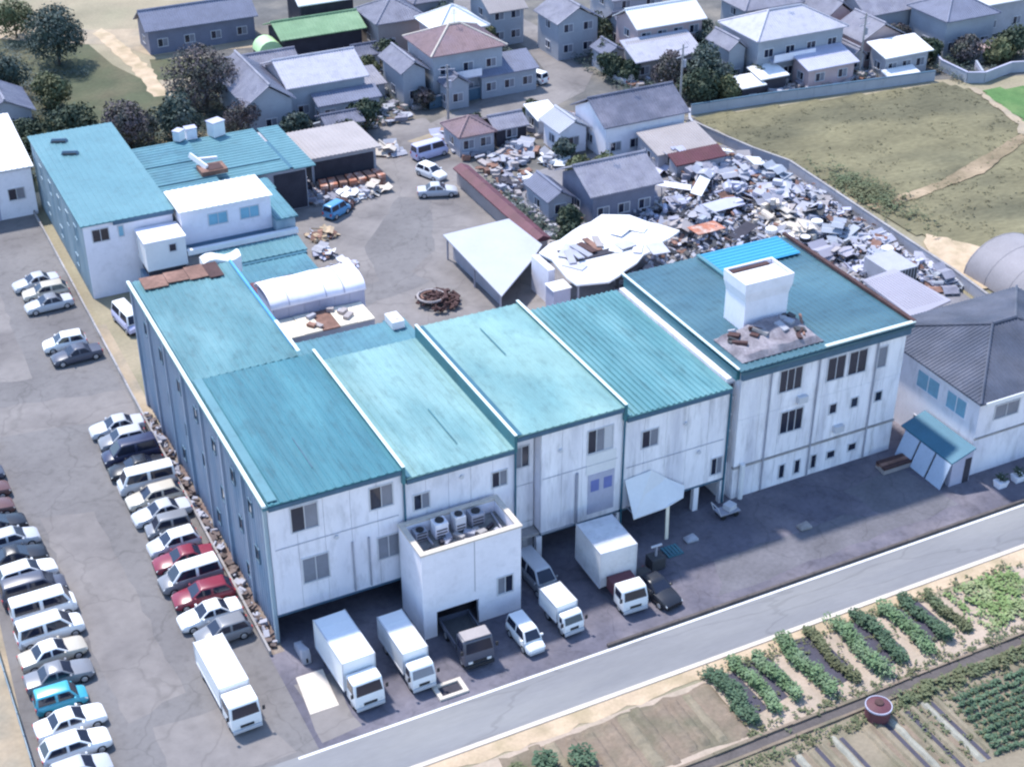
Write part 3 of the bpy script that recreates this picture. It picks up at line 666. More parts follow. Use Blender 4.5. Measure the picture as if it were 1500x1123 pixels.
bx('left_flashing', M_bay1, K, 36.86, 37.19, .21, 16.95, 10.95, 11.72)
ribbed(44.4, 52.3, 13.6, 17.1, lambda x, y: 12.14, 'x', .5, .05, thick=.05).build('new_roof_sheet', M_newblue, K)
bx('new_sheet_flashing', M_sky, K, 44.0, 44.35, 11.5, 17.1, 12.06, 12.22)
for a in ((40.7, 42.9), (41.2, 43.4)):
    z = 8.8 if a[0] < 41 else 4.9
    window(K, 'y', *a, z, z+2.1, 0, (M_glass, M_glass, M_glass), M_alu)
window(K, 'y', 45.2, 47.0, 8.6, 10.8, 0, (M_glass, M_glass)); window(K, 'y', 47.25, 49.1, 8.6, 10.8, 0, (M_glass, M_glass))
window(K, 'y', 50.1, 51.1, 8.5, 10.5, 0, (M_glass2,))
for x, z in ((46.3, 5.4), (48.4, 5.4), (50.8, 5.3)): window(K, 'y', x-.4, x+.4, z, z+1.0, 0, (M_glass,))
for x, z in ((46.7, 1.0), (48.8, 1.1)): window(K, 'y', x-.45, x+.45, z, z+.8, 0, (M_glass,))
for x in (41.9, 43.4, 45.0): window(K, 'y', x-.32, x+.32, .55, 1.95, 0, (M_glass,))
for x in (39.9, 44.4, 50.0): MB().tube((x, -.12, .1), (x, -.12, 11.1), .07).build('downpipe', M_pipe, K)
MB().tube((37.9, -.22, .05), (37.9, -.22, 3.3), .22, n=12).build('vent_duct', M_bwhite, K, smooth=.6)
for x, z in ((47.0, 3.6), (43.0, 7.5)): MB().box(x-.45, x+.45, -.4, -.01, z, z+.6).build('air_conditioner', M_alu, K, bevel=.03)
# flared rooftop tank house
PH = MB(); cxp, cyp = 42.3, 5.9
def rg(hx, hy, z): return [(cxp-hx, cyp-hy, z), (cxp+hx, cyp-hy, z), (cxp+hx, cyp+hy, z), (cxp-hx, cyp+hy, z)]
PH.loft([rg(2.0, 1.35, 12.0), rg(2.0, 1.35, 14.6), rg(2.2, 1.5, 15.4), rg(2.25, 1.52, 16.3), rg(2.1, 1.35, 16.3), rg(2.1, 1.35, 15.9)], cap=True)
ph = PH.build('tank_house', M_plain, K)
bx('tank_lid', M_bwhite, ph, cxp-1.9, cxp+2.0, cyp-1.28, cyp+.75, 15.905, 16.12)
bx('lid_seam', M_dkrust, ph, cxp-1.9, cxp+1.6, cyp+.82, cyp+1.25, 15.905, 16.2)
# rubble-strewn terrace in front of the tank house
tb = MB(); gx, gy = 16, 10; idx = {}
for i in range(gx+1):
    for j in range(gy+1):
        x, y = 37.5+7.5*i/gx, .5+4.0*j/gy
        e = .38+.62*math.exp(-((x-42)/2.2)**2-((y-3.6)/1.6)**2)+.25*noise.noise(Vector((x*1.3, y*1.3, 0))) if 0 < i < gx and 0 < j < gy else 0
        idx[i, j] = len(tb.v); tb.v.append(Vector((x, y, 12.15+e)))
for i in range(gx):
    for j in range(gy): tb.f.append((idx[i, j], idx[i+1, j], idx[i+1, j+1], idx[i, j+1]))
tb.build('worn_terrace', mat('worn_screed', (.27, .245, .265), .95, .25, .9, 5, .2, patch=(.15, .13, .145), patch_scale=.7), K, smooth=.5)
for _ in range(16):
    x, y = random.uniform(38.0, 44.8), random.uniform(1.1, 4.4)
    MB().obox((x, y, 12.62+.5*math.exp(-((x-42)/2.2)**2-((y-3.6)/1.6)**2)), (random.uniform(.4, 1.3), random.uniform(.2, .7), random.uniform(.1, .35)), (random.uniform(-.3, .3), random.uniform(-.3, .3), random.uniform(0, 3))).build('rubble_piece', random.choice([M_dkrust, M_conc, M_pipe, M_chassis, M_greyw]), K)
MB().tube((43.6, 1.2, 12.6), (45.4, 4.2, 12.5), .12).build('roof_pipe', M_rust, K)

# ---------------------------------------------------------------- concrete annex with open top
A = thing('concrete_annex', 'squat pale concrete block with open equipment-filled top at the factory front', 'annex', (12.8, -2.2, 0))
x0, x1, y0, y1, zt = 9.0, 16.5, -4.3, -.45, 7.3
bx('wall', M_plain, A, x0, x0+.3, y0+.31, y1-.31, 0, zt); bx('wall', M_plain, A, x1-.3, x1, y0+.31, y1-.31, 0, zt)
bx('wall', M_plain, A, x0, x1, y1-.3, y1, 0, zt)
bx('wall', M_plain, A, x0, 10.0, y0, y0+.3, 0, zt); bx('wall', M_plain, A, 13.2, x1, y0, y0+.3, 0, zt); bx('wall', M_plain, A, 10.003, 13.197, y0, y0+.3, 2.15, zt)
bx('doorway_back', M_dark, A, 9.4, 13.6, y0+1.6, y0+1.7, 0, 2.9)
bx('deck', mat('dirty_deck', (.22, .21, .20), .95, .3, .9, 5, .2), A, x0+.31, x1-.31, y0+.31, y1-.31, 6.1, 6.4)
for a in ((x0-.08, x1+.08, y0-.08, y0+.32), (x0-.08, x1+.08, y1-.32, y1+.08), (x0-.08, x0+.32, y0+.33, y1-.33), (x1-.32, x1+.08, y0+.33, y1-.33)):
    bx('coping', M_concl, A, *a, zt+.003, zt+.14)
window(A, 'y', 14.6, 15.9, 1.9, 3.5, y0, (M_glass2, M_glass))
bx('grey_joint', M_greyw, A, 12.9, 12.96, y0-.012, y0-.002, 2.9, zt)  # thin grey line down the annex front
def rooftop_unit(x, y, wx, wy, h, m, lab):
    t = thing('rooftop_unit', lab, 'equipment', (x, y, 6.4), group='equipment on the annex roof')
    MB().box(x-wx/2, x+wx/2, y-wy/2, y+wy/2, 6.41, 6.4+h).build('casing', m, t, bevel=.04)
    MB().tube((x, y, 6.4+h), (x, y, 6.5+h), min(wx, wy)*.36, n=14).build('fan_ring', M_plastic, t)
    for k in range(3): bx('louvre', M_chassis, t, x-wx*.4, x+wx*.4, y-wy/2-.03, y-wy/2-.002, 6.55+k*.25, 6.65+k*.25)
rooftop_unit(11.6, -1.5, 1.0, .9, 1.2, M_white, 'white rooftop cooling unit left of centre on the annex deck')
rooftop_unit(13.0, -1.6, .8, .9, 1.35, M_alu, 'tall grey rooftop unit in the middle of the annex deck')
rooftop_unit(14.4, -1.4, 1.0, .9, 1.0, M_pipe, 'dark grey rooftop unit right of the middle one')
rooftop_unit(10.2, -1.3, .9, .8, .7, M_greyw, 'low grey rooftop unit in the left corner of the annex deck')
for k in range(14):
    MB().obox((random.uniform(9.7, 15.8), random.uniform(-3.6, -2.0), 6.55), (random.uniform(.3, .9), random.uniform(.2, .5), random.uniform(.1, .4)), (0, 0, random.uniform(0, 3))).build('loose_panel', random.choice([M_pipe, M_dark, M_conc, M_chassis]), A)
for p in (((9.8, -3.2, 6.6), (15.6, -3.3, 6.6)), ((10.6, -2.6, 6.65), (10.6, -1.0, 6.65)), ((15.6, -3.3, 6.6), (15.8, -1.0, 6.6))): MB().tube(*p, .07).build('pipe', M_pipe, A)

# ---------------------------------------------------------------- low roofs behind the bays
B = thing('low_shed', 'low turquoise-roofed shed tucked behind the cyan factory bays', 'shed', (15, 21, 0))
bx('wall', M_bluew, B, 8.8, 20.2, 17.3, 25.2, 0, 7.75)
ribbed(8.7, 20.4, 17.25, 25.3, lambda x, y: 7.95, 'y', .6, .05).build('roof', M_sky2, B)
bx('roof_seam', M_gutter, B, 8.8, 20.3, 18.6, 18.78, 7.99, 8.06)
t = thing('roof_vent', 'white box vent standing on the corner of the turquoise shed roof', 'vent', (19.3, 25.0, 7.95))
MB().box(18.7, 19.8, 23.6, 25.4, 7.98, 8.7).build('vent_box', M_bwhite, t, bevel=.05)
bx('vent_hatch', M_concl, t, 19.0, 19.5, 24.0, 25.0, 8.71, 8.76)
bx('vent_curb', M_gutter, t, 18.55, 19.95, 23.45, 25.55, 7.953, 7.978)
t = thing('cream_loading_platform', 'cream-coloured platform cover with rusty patches behind the turquoise shed', 'platform', (15.4, 31.2, 0))
for k in range(7): MB().obox((random.uniform(13.5, 18.6), random.uniform(30, 32.4), 6.25), (random.uniform(.4, 1.2), random.uniform(.3, .7), random.uniform(.1, .4)), (0, 0, random.uniform(0, 3))).build('loose_board', random.choice([M_rust, M_warmgrey, M_greyw, M_cream]), t)
bx('platform_base', M_greyw, t, 11.4, 19.4, 29.6, 32.9, 0, 5.9)
for k in range(5): bx('cover_sheet', M_cream if k != 2 else M_rust, t, 11.4+k*1.6+.02, 11.4+(k+1)*1.6-.02, 29.5, 32.85, 5.92, 6.05+.04*(k % 2))
V = thing('curved_canopy', 'white curved roof over a wall coloured in lilac shade beside the back wing of the factory', 'canopy', (15.6, 35, 0))
mb = MB(); n = 14; prof = []
for i in range(n+1):
    a = math.pi*i/n; prof.append((35.3-2.35*math.copysign(abs(math.cos(a))**.8, math.cos(a)), 7.2+.95*math.sin(a)))
rings = [[(x, y, z+.05*math.sin(x*2)) for y, z in prof] + [(x, y, z-.12) for y, z in reversed(prof)] for x in (11.2, 12.9, 14.6, 16.3, 18.0, 20.0)]
mb.loft(rings); mb.build('canopy_shell', M_plain, V, smooth=.5)
for k in range(6): bx('canopy_wall_panel', M_lilac, V, 11.4+k*1.42, 11.4+(k+1)*1.42-.02, 33.05, 37.4, 0, 7.2)  # lilac puts the shade of the front side into the wall colour
for x in (12.9, 16.3, 18.0):
    rb_ = MB()
    for i in range(n):
        (ya, za), (yb, zb) = prof[i], prof[i+1]; rb_.hexa([(x-.05, ya, za), (x+.05, ya, za), (x+.05, yb, zb), (x-.05, yb, zb), (x-.05, ya, za+.09), (x+.05, ya, za+.09), (x+.05, yb, zb+.09), (x-.05, yb, zb+.09)])
    rb_.build('canopy_rib', M_lilac, V)
t = thing('maroon_roof_hut', 'small hut with flat maroon roof between the wing and the curved canopy', 'hut', (14.2, 41.2, 0))
bx('wall', M_bluew, t, 12.5, 16.2, 39.6, 42.6, 0, 4.6); ribbed(12.3, 16.4, 39.4, 42.8, flat(4.8), 'y', .4, .05).build('roof', mat('maroon_roof', (.14, .05, .06), .7, .15), t)
bx('door', M_dark, t, 13.8, 14.8, 39.55, 39.598, 0, 2.1)
# ================================================================ WORKSHOPS BACK LEFT
W1 = thing('workshop', 'tall narrow workshop with light-blue roof and pale teal side beside the left car park', 'workshop', (4.5, 67.5, 0))
bx('wall', M_siding2, W1, .2, 8.8, 55.6, 79.6, 0, 7.7)
mb = MB(); y = 55.6
while y < 79.3: mb.box(.11, .199, y, y+.22, 0, 7.7); y += .55
mb.build('side_siding', M_siding2, W1)
bx('front_wall', M_plain, W1, .2, 8.8, 55.35, 55.595, 0, 7.65)
ribbed(-.05, 9.0, 55.1, 79.9, lambda x, y: 7.9, 'y', .62, .045).build('roof', M_sky, W1)
bx('eave_strip', M_fascia, W1, 3.0, 8.9, 55.05, 55.09, 7.45, 7.85)
window(W1, 'y', .9, 2.6, 5.9, 7.3, 55.35, (M_glass, M_glass))
window(W1, 'y', 3.4, 4.0, 6.0, 7.2, 55.35, (M_glass3,))
for y in (58.5, 62, 66, 70, 74.5): window(W1, 'x', y, y+1.2, 4.9, 6.4, .11, (M_glass3, M_glass2), M_siding2)
for y in (60, 67, 73): window(W1, 'x', y, y+1.2, 1.4, 2.6, .11, (M_glass3, M_glass2), M_siding2)
for k, (x, y) in enumerate(((2.7, 76.8), (3.0, 73.0))):
    t = thing('roof_ventilator', ('farther' if k == 0 else 'nearer') + ' of the two dark ridge ventilators on the light-blue workshop roof', 'ventilator', (x, y, 7.95), R(-22), 'ventilators on the workshop roof')
    local(t)
    MB().loft([[(-.9, -.32, 0), (.9, -.32, 0), (.9, .32, 0), (-.9, .32, 0)], [(-.75, -.1, .35), (.75, -.1, .35), (.75, .1, .35), (-.75, .1, .35)]]).build('hood', M_fascia, t)
    bx('louvre', M_chassis, t, -.7, .7, -.36, -.30, .05, .2)
W2 = thing('low_workshop', 'low light-blue-roofed workshop joined behind the tall narrow one', 'workshop', (13, 69, 0))
bx('wall', M_siding2, W2, 9.9, 16.0, 62.2, 76.2, 0, 5.55)
ribbed(9.6, 16.2, 61.9, 76.6, lambda x, y: 5.75, 'x', .7, .05).build('roof', M_sky2, W2)
for y in (65.5, 70.5): bx('roof_seam', M_gutter, W2, 9.7, 16.1, y, y+.14, 5.79, 5.85)
bx('step_gutter', M_gutter, W2, 9.15, 9.58, 61.9, 76.6, 5.5, 5.95)
W3 = thing('cyan_annex', 'cyan-roofed workshop annex with dark open end facing the yard', 'workshop', (21.5, 70, 0))
bx('wall', M_greyw, W3, 16.6, 26.2, 66.0, 77.4, 0, 4.75)
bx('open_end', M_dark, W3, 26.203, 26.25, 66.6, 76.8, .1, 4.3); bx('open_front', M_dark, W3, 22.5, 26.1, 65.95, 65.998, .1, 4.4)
ribbed(16.4, 24.3, 65.6, 78.2, lambda x, y: 5.0, 'x', .7, .05).build('roof', M_sky, W3)
ribbed(24.75, 27.2, 65.6, 78.2, lambda x, y: 4.9, 'x', .7, .05).build('roof', M_sky, W3)
bx('roof_gap', M_gutter, W3, 24.32, 24.73, 66, 74, 4.82, 4.95)
ribbed(16.2, 21.6, 62.4, 65.55, lambda x, y: 4.6, 'x', .7, .05).build('porch_roof', M_sky, W3)
bx('porch_wall', M_greyw, W3, 16.4, 21.4, 62.6, 65.5, 0, 4.45)
bx('roof_seam', M_gutter, W3, 16.5, 24.2, 68.4, 68.55, 5.04, 5.10)
t = thing('broken_roof_hatch', 'rusty open hatch with pale debris between the light-blue workshop roofs', 'hatch', (15.5, 66.8, 5.8))
MB().box(14.8, 17.6, 65.8, 68.0, 5.81, 6.3).build('hatch_box', M_rust, t)
bx('opening', M_dkrust, t, 15.6, 17.2, 66.0, 67.6, 6.31, 6.36)
MB().obox((15.1, 68.0, 6.7), (.25, 3.0, .5), (.2, .3, .4)).build('bent_sheet', M_bwhite, t)
MB().obox((16.4, 69.2, 6.3), (2.4, .3, .3), (0, .2, .3)).build('bent_sheet', M_plain, t)
for k, (x, y, z, s_, lab) in enumerate(((17.2, 78.4, 4.98, 1.0, 'small white rooftop box at the far left corner of the cyan annex roof'), (20.0, 78.0, 5.0, 1.3, 'larger pale rooftop cube by the trees behind the cyan annex'), (15.4, 76.5, 5.8, .9, 'pale upright vent at the far end of the low light-blue roof'))):
    t = thing('roof_box', lab, 'vent', (x, y, z), R(20*k), 'white boxes on the workshop roofs'); local(t)
    MB().box(-s_*.6, s_*.6, -s_*.5, s_*.5, .08, s_*1.3).build('box_shell', M_bwhite if k else M_plain, t, bevel=.04); bx('box_lid', M_lilac, t, -s_*.66, s_*.66, -s_*.56, s_*.56, s_*1.31, s_*1.4)
W4 = thing('clerestory_workshop', 'white-fronted workshop with two pale blue windows above stepped teal lean-to roofs', 'workshop', (14, 54, 0))
bx('wall', M_plain, W4, 9.2, 18.2, 53.6, 58.6, 0, 8.0)
ribbed(9.0, 18.4, 53.3, 58.8, lambda x, y: 8.2, 'y', .6, .05).build('roof', M_bwhite, W4)
window(W4, 'y', 11.8, 13.8, 6.1, 7.4, 53.6, (M_glass3, M_glass3)); window(W4, 'y', 15.0, 17.0, 6.1, 7.4, 53.6, (M_glass3, M_glass3))
bx('side_block', M_siding2, W4, 18.22, 20.2, 52.4, 62.2, 0, 5.8); ribbed(18.21, 20.5, 52.2, 62.4, lambda x, y: 6.0, 'y', .6, .05).build('side_roof', M_sky2, W4)
bx('white_ledge', M_bwhite, W4, 9.0, 20.2, 51.6, 52.1, 4.4, 4.9); bx('ledge_gap', M_fascia, W4, 9.2, 18.2, 52.12, 53.58, 4.0, 4.6)
bx('lean_to_wall', M_siding, W4, 10.4, 19.2, 44.6, 52.0, 0, 3.75)
ribbed(10.2, 20.0, 48.6, 51.55, lambda x, y: 4.0+.1*(y-48), 'y', .6, .05).build('lean_to_roof', M_sky, W4)
ribbed(10.0, 19.6, 44.4, 48.1, lambda x, y: 3.9, 'y', .6, .05).build('lean_to_roof', M_sky2, W4)
bx('roof_step', M_gutter, W4, 10.2, 19.8, 48.12, 48.58, 3.7, 3.98)
W5 = thing('white_cabin', 'white box cabin with one small window raised over the blue lean-to', 'cabin', (6.8, 53.3, 0))
bx('wall', M_bwhite, W5, 5.0, 8.9, 51.6, 55.0, 3.6, 6.5); bx('roof', M_plain, W5, 4.9, 9.0, 51.5, 55.05, 6.503, 6.64)
window(W5, 'y', 7.2, 8.0, 5.2, 6.1, 51.6, (M_glass,))
bx('plinth', M_siding, W5, 4.9, 9.4, 47.2, 54.9, 0, 2.4); ribbed(4.8, 9.6, 47.0, 51.4, lambda x, y: 2.6, 'y', .6, .05).build('lean_to_roof', M_sky2, W5)
bx('post', M_dark, W5, 5.2, 8.7, 52.2, 54.8, 2.75, 3.598)  # dark block filling the space under the cabin, painted for its shade
t = thing('white_tarpaulin', 'white tarpaulin folded over the far end of the back wing roof', 'tarpaulin', (8.0, 35.6, 10))
mb = MB(); rings = []
for i in range(7):
    x = 6.2+i*.55; z = 12.15+.25*math.sin(i*1.1); rings.append([(x, 34.55, 10.6), (x, 35.9, 10.5), (x, 35.7, z), (x, 35.1, z+.15), (x, 34.5, z-.1)])
mb.loft(rings); mb.build('tarp_cloth', M_bwhite, t, smooth=.8)
t = thing('white_warehouse', 'plain white warehouse at the left edge behind the car park', 'warehouse', (-5, 83, 0))
bx('wall', M_plain, t, -14, -.6, 77.5, 90, 0, 5.3); ribbed(-14.3, -.3, 77.2, 90.3, lambda x, y: 5.6+.10*(y-77), 'y', .6, .05).build('roof', M_bwhite, t)
bx('shutter', M_lilac, t, -9, -4.5, 77.44, 77.498, 0, 4.0); window(t, 'y', -3.4, -1.6, 2.0, 3.4, 77.5)

# ================================================================ YARD
t = thing('white_shed', 'open white-roofed shed standing alone in the middle of the yard', 'shed', (37.2, 42, 0))
mb = MB(); A_, B_, C_, D_ = (32.6, 32.6), (41.7, 39.6), (41.3, 47.0), (33.8, 46.8)
poly = [(33.0, 32.6), (41.6, 40.4), (41.2, 47.2), (33.6, 46.8)]
poly = [(33.9, 34.0), (40.0, 39.4), (42.3, 41.8), (41.8, 48.3), (34.2, 48.0)]
mb.prism(poly, [2.35, 2.4, 2.4, 2.6, 2.55], [2.5, 2.55, 2.55, 2.75, 2.7]); mb.build('roof', M_ltgrey, t)
for x, y in ((34.2, 34.8), (34.5, 47.6), (41.4, 47.8), (41.8, 42.0), (34.4, 41.0)): MB().tube((x, y, 0), (x, y, 2.45), .10).build('post', M_pipe, t)
bx('shade_wall', M_greyw, t, 35.0, 35.12, 36.6, 47.4, 0, 2.3); bx('back_wall', M_greyw, t, 35.2, 41.4, 47.4, 47.5, 0, 2.4); bx('stored_stack', M_dark, t, 35.6, 40.5, 42.5, 46.0, 0, 1.8)  # wall on the left added to stand for the roof edge's thin shadow
t = thing('white_canopy', 'large bright white flat canopy roof behind the office block', 'canopy', (47, 36, 0))
MB().prism(ragged([(40.0, 30.6), (43.0, 29.8), (54.6, 36.0), (52.0, 41.2), (49.6, 42.8), (40.2, 38.2)], 1.6, .28), 3.7, 3.9).build('roof', M_bwhite, t)
for x, y in ((40.5, 37.6), (40.6, 31.2), (53.6, 36.4), (49.4, 42.0)): MB().tube((x, y, 0), (x, y, 3.75), .10).build('post', M_pipe, t)
bx('back_wall', M_greyw, t, 45.0, 50.0, 40.0, 40.15, 0, 3.6)
bx('front_drop', M_plain, t, 39.2, 39.9, 34.6, 38.1, 0, 3.7)
for k in range(9):
    MB().obox((44.5+random.uniform(-3, 7.0), 35.2+random.uniform(-2.6, 3.4), 3.99+.02*k), (random.uniform(1.2, 3.0), random.uniform(.8, 1.8), .04), (random.uniform(-.05, .05), random.uniform(-.05, .05), random.uniform(0, 3))).build('roof_sheet', random.choice([M_bwhite, M_plain, M_lilac, M_wroof]), t)
t = thing('corrugated_screen', 'lilac corrugated screen wall beside the white shed roof', 'wall', (39.2, 35, 0))
ribbed(38.2, 40.0, 31.6, 33.2, flat(3.0), 'y', .3, .06, thick=2.98).build('screen_panel', M_lilac, t); bx('screen_cap', M_bwhite, t, 38.1, 40.1, 31.5, 33.3, 3.08, 3.18)
t = thing('junk_lean_to', 'brown cluttered lean-to roof let into the white canopy', 'lean-to', (43, 36, 0))
for k in range(6):
    MB().obox((42.0+k*.8, 35.4+.35*k, 4.15), (.7, 2.6, .12), (random.uniform(-.1, .1), random.uniform(-.1, .1), random.uniform(-.3, .3))).build('roof_board', random.choice([M_rust, M_pipe, M_warmgrey, M_dkrust]), t)
bx('frame', M_dark, t, 41.6, 46.4, 34.6, 37.4, 3.92, 4.02)
MW = thing('maroon_wall', 'long maroon-roofed boundary wall running down the yard side', 'wall', (43.2, 53, 0))
n = 10; P0, P1 = Vector((43.6, 64.0)), Vector((43.3, 43.5))
for k in range(n):
    a, b = P0+(P1-P0)*(k/n), P0+(P1-P0)*((k+1)/n)
    MB().box(a.x-.5, a.x+.5, b.y+.02, a.y-.02, 0, 1.9).build('wall_block', M_warmgrey, MW)
    MB().loft([[(a.x-.95, yy, 1.95), (a.x+.95, yy, 1.95), (a.x+.95, yy, 2.1), (a.x, yy, 2.55), (a.x-.95, yy, 2.1)] for yy in (b.y+.015, a.y-.015)]).build('coping_tile', M_maroon, MW)
t = thing('scrap_ring', 'round heap of dark brown scrap and wire coils behind the cyan roof', 'scrap heap', (29.8, 39.6, 0))
mb = MB()
for _ in range(130):
    a = random.uniform(0, 6.283); r = random.uniform(0, 2.1)
    mb.obox((29.8+math.cos(a)*r, 39.6+math.sin(a)*r, .25+.5*(1-r/2.3)+random.uniform(0, .3)), (random.uniform(.2, 1), random.uniform(.1, .5), random.uniform(.05, .3)), (random.uniform(-.6, .6), random.uniform(-.6, .6), random.uniform(0, 3)))
mb.build('scrap_bits', M_dkrust, t)
for r, m in ((1.3, M_warmgrey), (.9, M_rust)):
    rb_ = MB(); n = 20
    for i in range(n):
        a, b = 6.2832*i/n, 6.2832*(i+1)/n
        rb_.tube((29.2+math.cos(a)*r, 39.9+math.sin(a)*r, .8), (29.2+math.cos(b)*r, 39.9+math.sin(b)*r, .8), .13, n=5)
    rb_.build('coil', m, t)
W6 = thing('grey_roof_store', 'store shed with flat warm-grey roof and open front full of rust-red stock', 'shed', (32, 73, 0))
bx('wall', M_greyw, W6, 28.3, 36.0, 70.4, 77.6, 0, 3.6); ribbed(27.6, 36.4, 69.6, 78.0, lambda x, y: 3.8, 'y', .5, .05).build('roof', M_warmgrey, W6)
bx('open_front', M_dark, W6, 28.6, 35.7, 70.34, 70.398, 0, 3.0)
for k in range(7):
    t = thing('steel_bundle', ('leftmost', 'second', 'third', 'middle', 'fifth', 'sixth', 'rightmost')[k] + ' rust-red steel bundle in front of the grey-roofed store', 'steel bundle', (28.9+k*1.1, 68.6, 0), R(-12+3*k), 'steel bundles at the store front'); local(t)
    for j in range(3): MB().box(-.42, .42, -1.0, 1.0, .02+j*.42, .40+j*.42).build('bar_layer', (M_orange, M_rust, M_orange)[(j+k) % 3], t)
HEAP = [(31.0, 66.2, 1.6, M_bwhite, 'pale heap of white offcuts in front of the rust-red bundles'), (33.6, 66.4, 1.7, M_concl, 'cream heap of sacks right of the white offcuts'),
        (29.5, 64.2, 1.2, M_dkrust, 'dark maroon scrap heap beside the blue cart'), (25.0, 58.4, 1.4, M_tan, 'sandy brown soil heap along the workshop side'),
        (23.5, 54.2, 1.2, M_bwhite, 'white heap of broken panels nearest the curved canopy'), (24.6, 50.6, 1.1, M_plain, 'scatter of white plastic drums and panels beyond the lean-to'),
        (27.2, 69.4, 1.2, M_dark, 'black heap under the end of the cyan annex'), (22.2, 48.0, 1.5, M_dark, 'black rubbish heap against the teal lean-to')]
def heap(x, y, r, m, lab, n=26, mats=None, big=1.0):
    t = thing('scrap_heap', lab, 'scrap heap', (x, y, 0), group='scrap heaps around the yard')
    for k in range(n):
        a = random.uniform(0, 6.283); d = r*math.sqrt(random.random())
        z = .12 + .75*r*max(0, 1-d/r)*random.uniform(.3, 1)*(1.15 if big > 1 else 1)
        px, py = x+math.cos(a)*d, y+math.sin(a)*d; q = random.random()
        pm = m if random.random() < .5 else random.choice(mats or [M_greyw, M_pipe, M_rust, M_lilac])
        mb = MB(); e = (random.uniform(-.5, .5), random.uniform(-.5, .5), random.uniform(0, 3.1))
        if q < .40: mb.obox((px, py, z), (random.uniform(.5, 1.4)*big, random.uniform(.3, .9)*big, .05), e)                       # sheet
        elif q < .62: mb.obox((px, py, z), (random.uniform(1.0, 2.2)*big, random.uniform(.08, .2)*big, random.uniform(.06, .16)*big), e)   # beam
        elif q < .72:
            u = Vector((math.cos(e[2]), math.sin(e[2]), e[0]*.6))*random.uniform(.3, .6)*big; mb.tube(Vector((px, py, z))-u, Vector((px, py, z))+u, random.uniform(.12, .3)*big, n=8)
        elif q < .84:                                                                                                         # bent sheet
            w_ = random.uniform(.4, .9)*big; l_ = random.uniform(.4, .8)*big; cs, sn = math.cos(e[2]), math.sin(e[2]); pts = []
            for (u, v_) in ((-1, 0), (-.3, .45), (.4, .25), (1, .7)): pts.append((u*w_, v_*w_*.8))
            for (u0, h0), (u1, h1) in zip(pts, pts[1:]):
                f = lambda u, s_, hh: (px+cs*u-sn*s_, py+sn*u+cs*s_, z+hh)
                mb.hexa([f(u0, -l_, h0), f(u1, -l_, h1), f(u1, l_, h1), f(u0, l_, h0), f(u0, -l_, h0+.04), f(u1, -l_, h1+.04), f(u1, l_, h1+.04), f(u0, l_, h0+.04)])
        else: mb.obox((px, py, z), (random.uniform(.3, .9)*big, random.uniform(.25, .7)*big, random.uniform(.2, .5)*big), (e[0]*.4, e[1]*.4, e[2]))
        mb.build('scrap_piece', pm, t)
for h_ in HEAP: heap(*h_)

# ================================================================ SCRAP STRIP behind the office block, along the field wall
SC = [(67.4, 57.4, 2.6, M_lilac, 'lilac scrap heap at the far end of the scrap strip'), (70.2, 55.0, 2.4, M_bwhite, 'pale sheet heap beside the red lean-to roof'),
      (73.4, 53.4, 2.0, M_bwhite, 'pale heap against the bend of the field wall'), (67.6, 51.5, 2.4, M_plain, 'broad grey-white heap in the middle of the scrap strip'),
      (71.4, 49.6, 2.3, M_greyw, 'grey heap with dark gaps below the white sheets'), (75.4, 48.6, 1.8, M_bluew, 'bluish heap tight against the field wall'),
      (68.5, 46.2, 2.4, M_lilac, 'pale lilac heap behind the bright blue roof sheet'), (72.6, 44.6, 2.3, M_bwhite, 'pale tangle of frames near the middle of the field wall'),
      (75.8, 42.6, 1.8, M_greyw, 'grey pile of slabs under the weedy field corner'), (70.0, 40.6, 2.2, M_concl, 'cream and black heap behind the office roof edge'),
      (73.4, 38.4, 2.0, M_bwhite, 'pale barrel pile right of the cream heap'), (69.4, 35.6, 2.2, M_concl, 'pale yellowish heap next to a black drum'),
      (73.0, 33.6, 2.0, M_bluew, 'blue-grey heap of small machines near the brown crate'), (75.4, 30.6, 1.7, M_bwhite, 'pale heap in front of the sandy bank'),
      (69.6, 29.6, 2.0, M_gflat, 'flat grey heap right behind the office roof'), (72.0, 26.4, 1.7, M_lilac, 'lilac heap beside the dark container'),
      (66.2, 25.2, 1.7, M_greyw, 'grey heap between office roof and flat shed'), (75.6, 24.0, 1.3, M_bwhite, 'pale drums heap beyond the flat-roofed shed'),
      (76.0, 20.6, 1.2, M_bluew, 'blue-grey heap at the right end of the field wall'), (62.4, 42.2, 2.2, M_greyw, 'low grey heap beside the large white canopy'),
      (60.0, 47.6, 2.2, M_plain, 'pale heap below the silver-tiled house'), (57.6, 42.0, 2.0, M_warmgrey, 'brownish heap at the edge of the white canopy')]
for x, y, r, m, lab in SC: heap(x, y, r*1.25, {M_bwhite: M_wroof, M_plain: M_tlight}.get(m, m), lab, n=40, big=1.45, mats=[M_greyw, M_lilac, M_pipe, M_pipe, M_bluew, M_chassis, M_warmgrey, M_rust, M_conc, M_tlight])
SCRAP_POLY = in_poly([(44, 30), (56, 37), (64, 24), (63.8, 20.5), (76, 21), (77.6, 31), (78.2, 46), (76.6, 55), (70, 61), (62, 50), (50, 46.5)])
for m, cnt in ((M_greyw, 800), (M_lilac, 300), (M_chassis, 800), (M_rust, 240), (M_pipe, 500)):
    mb = MB(); k = 0
    while k < cnt:
        x, y = random.uniform(44, 79), random.uniform(20, 61)
        if not SCRAP_POLY(x, y): continue
        k += 1; mb.obox((x, y, random.uniform(.05, .9)), (random.uniform(.2, 1.0), random.uniform(.06, .5), random.uniform(.03, .25)), (random.uniform(-.6, .6), random.uniform(-.6, .6), random.uniform(0, 3.1)))
    tag(mb.build('scrap_litter', m), kind='stuff')
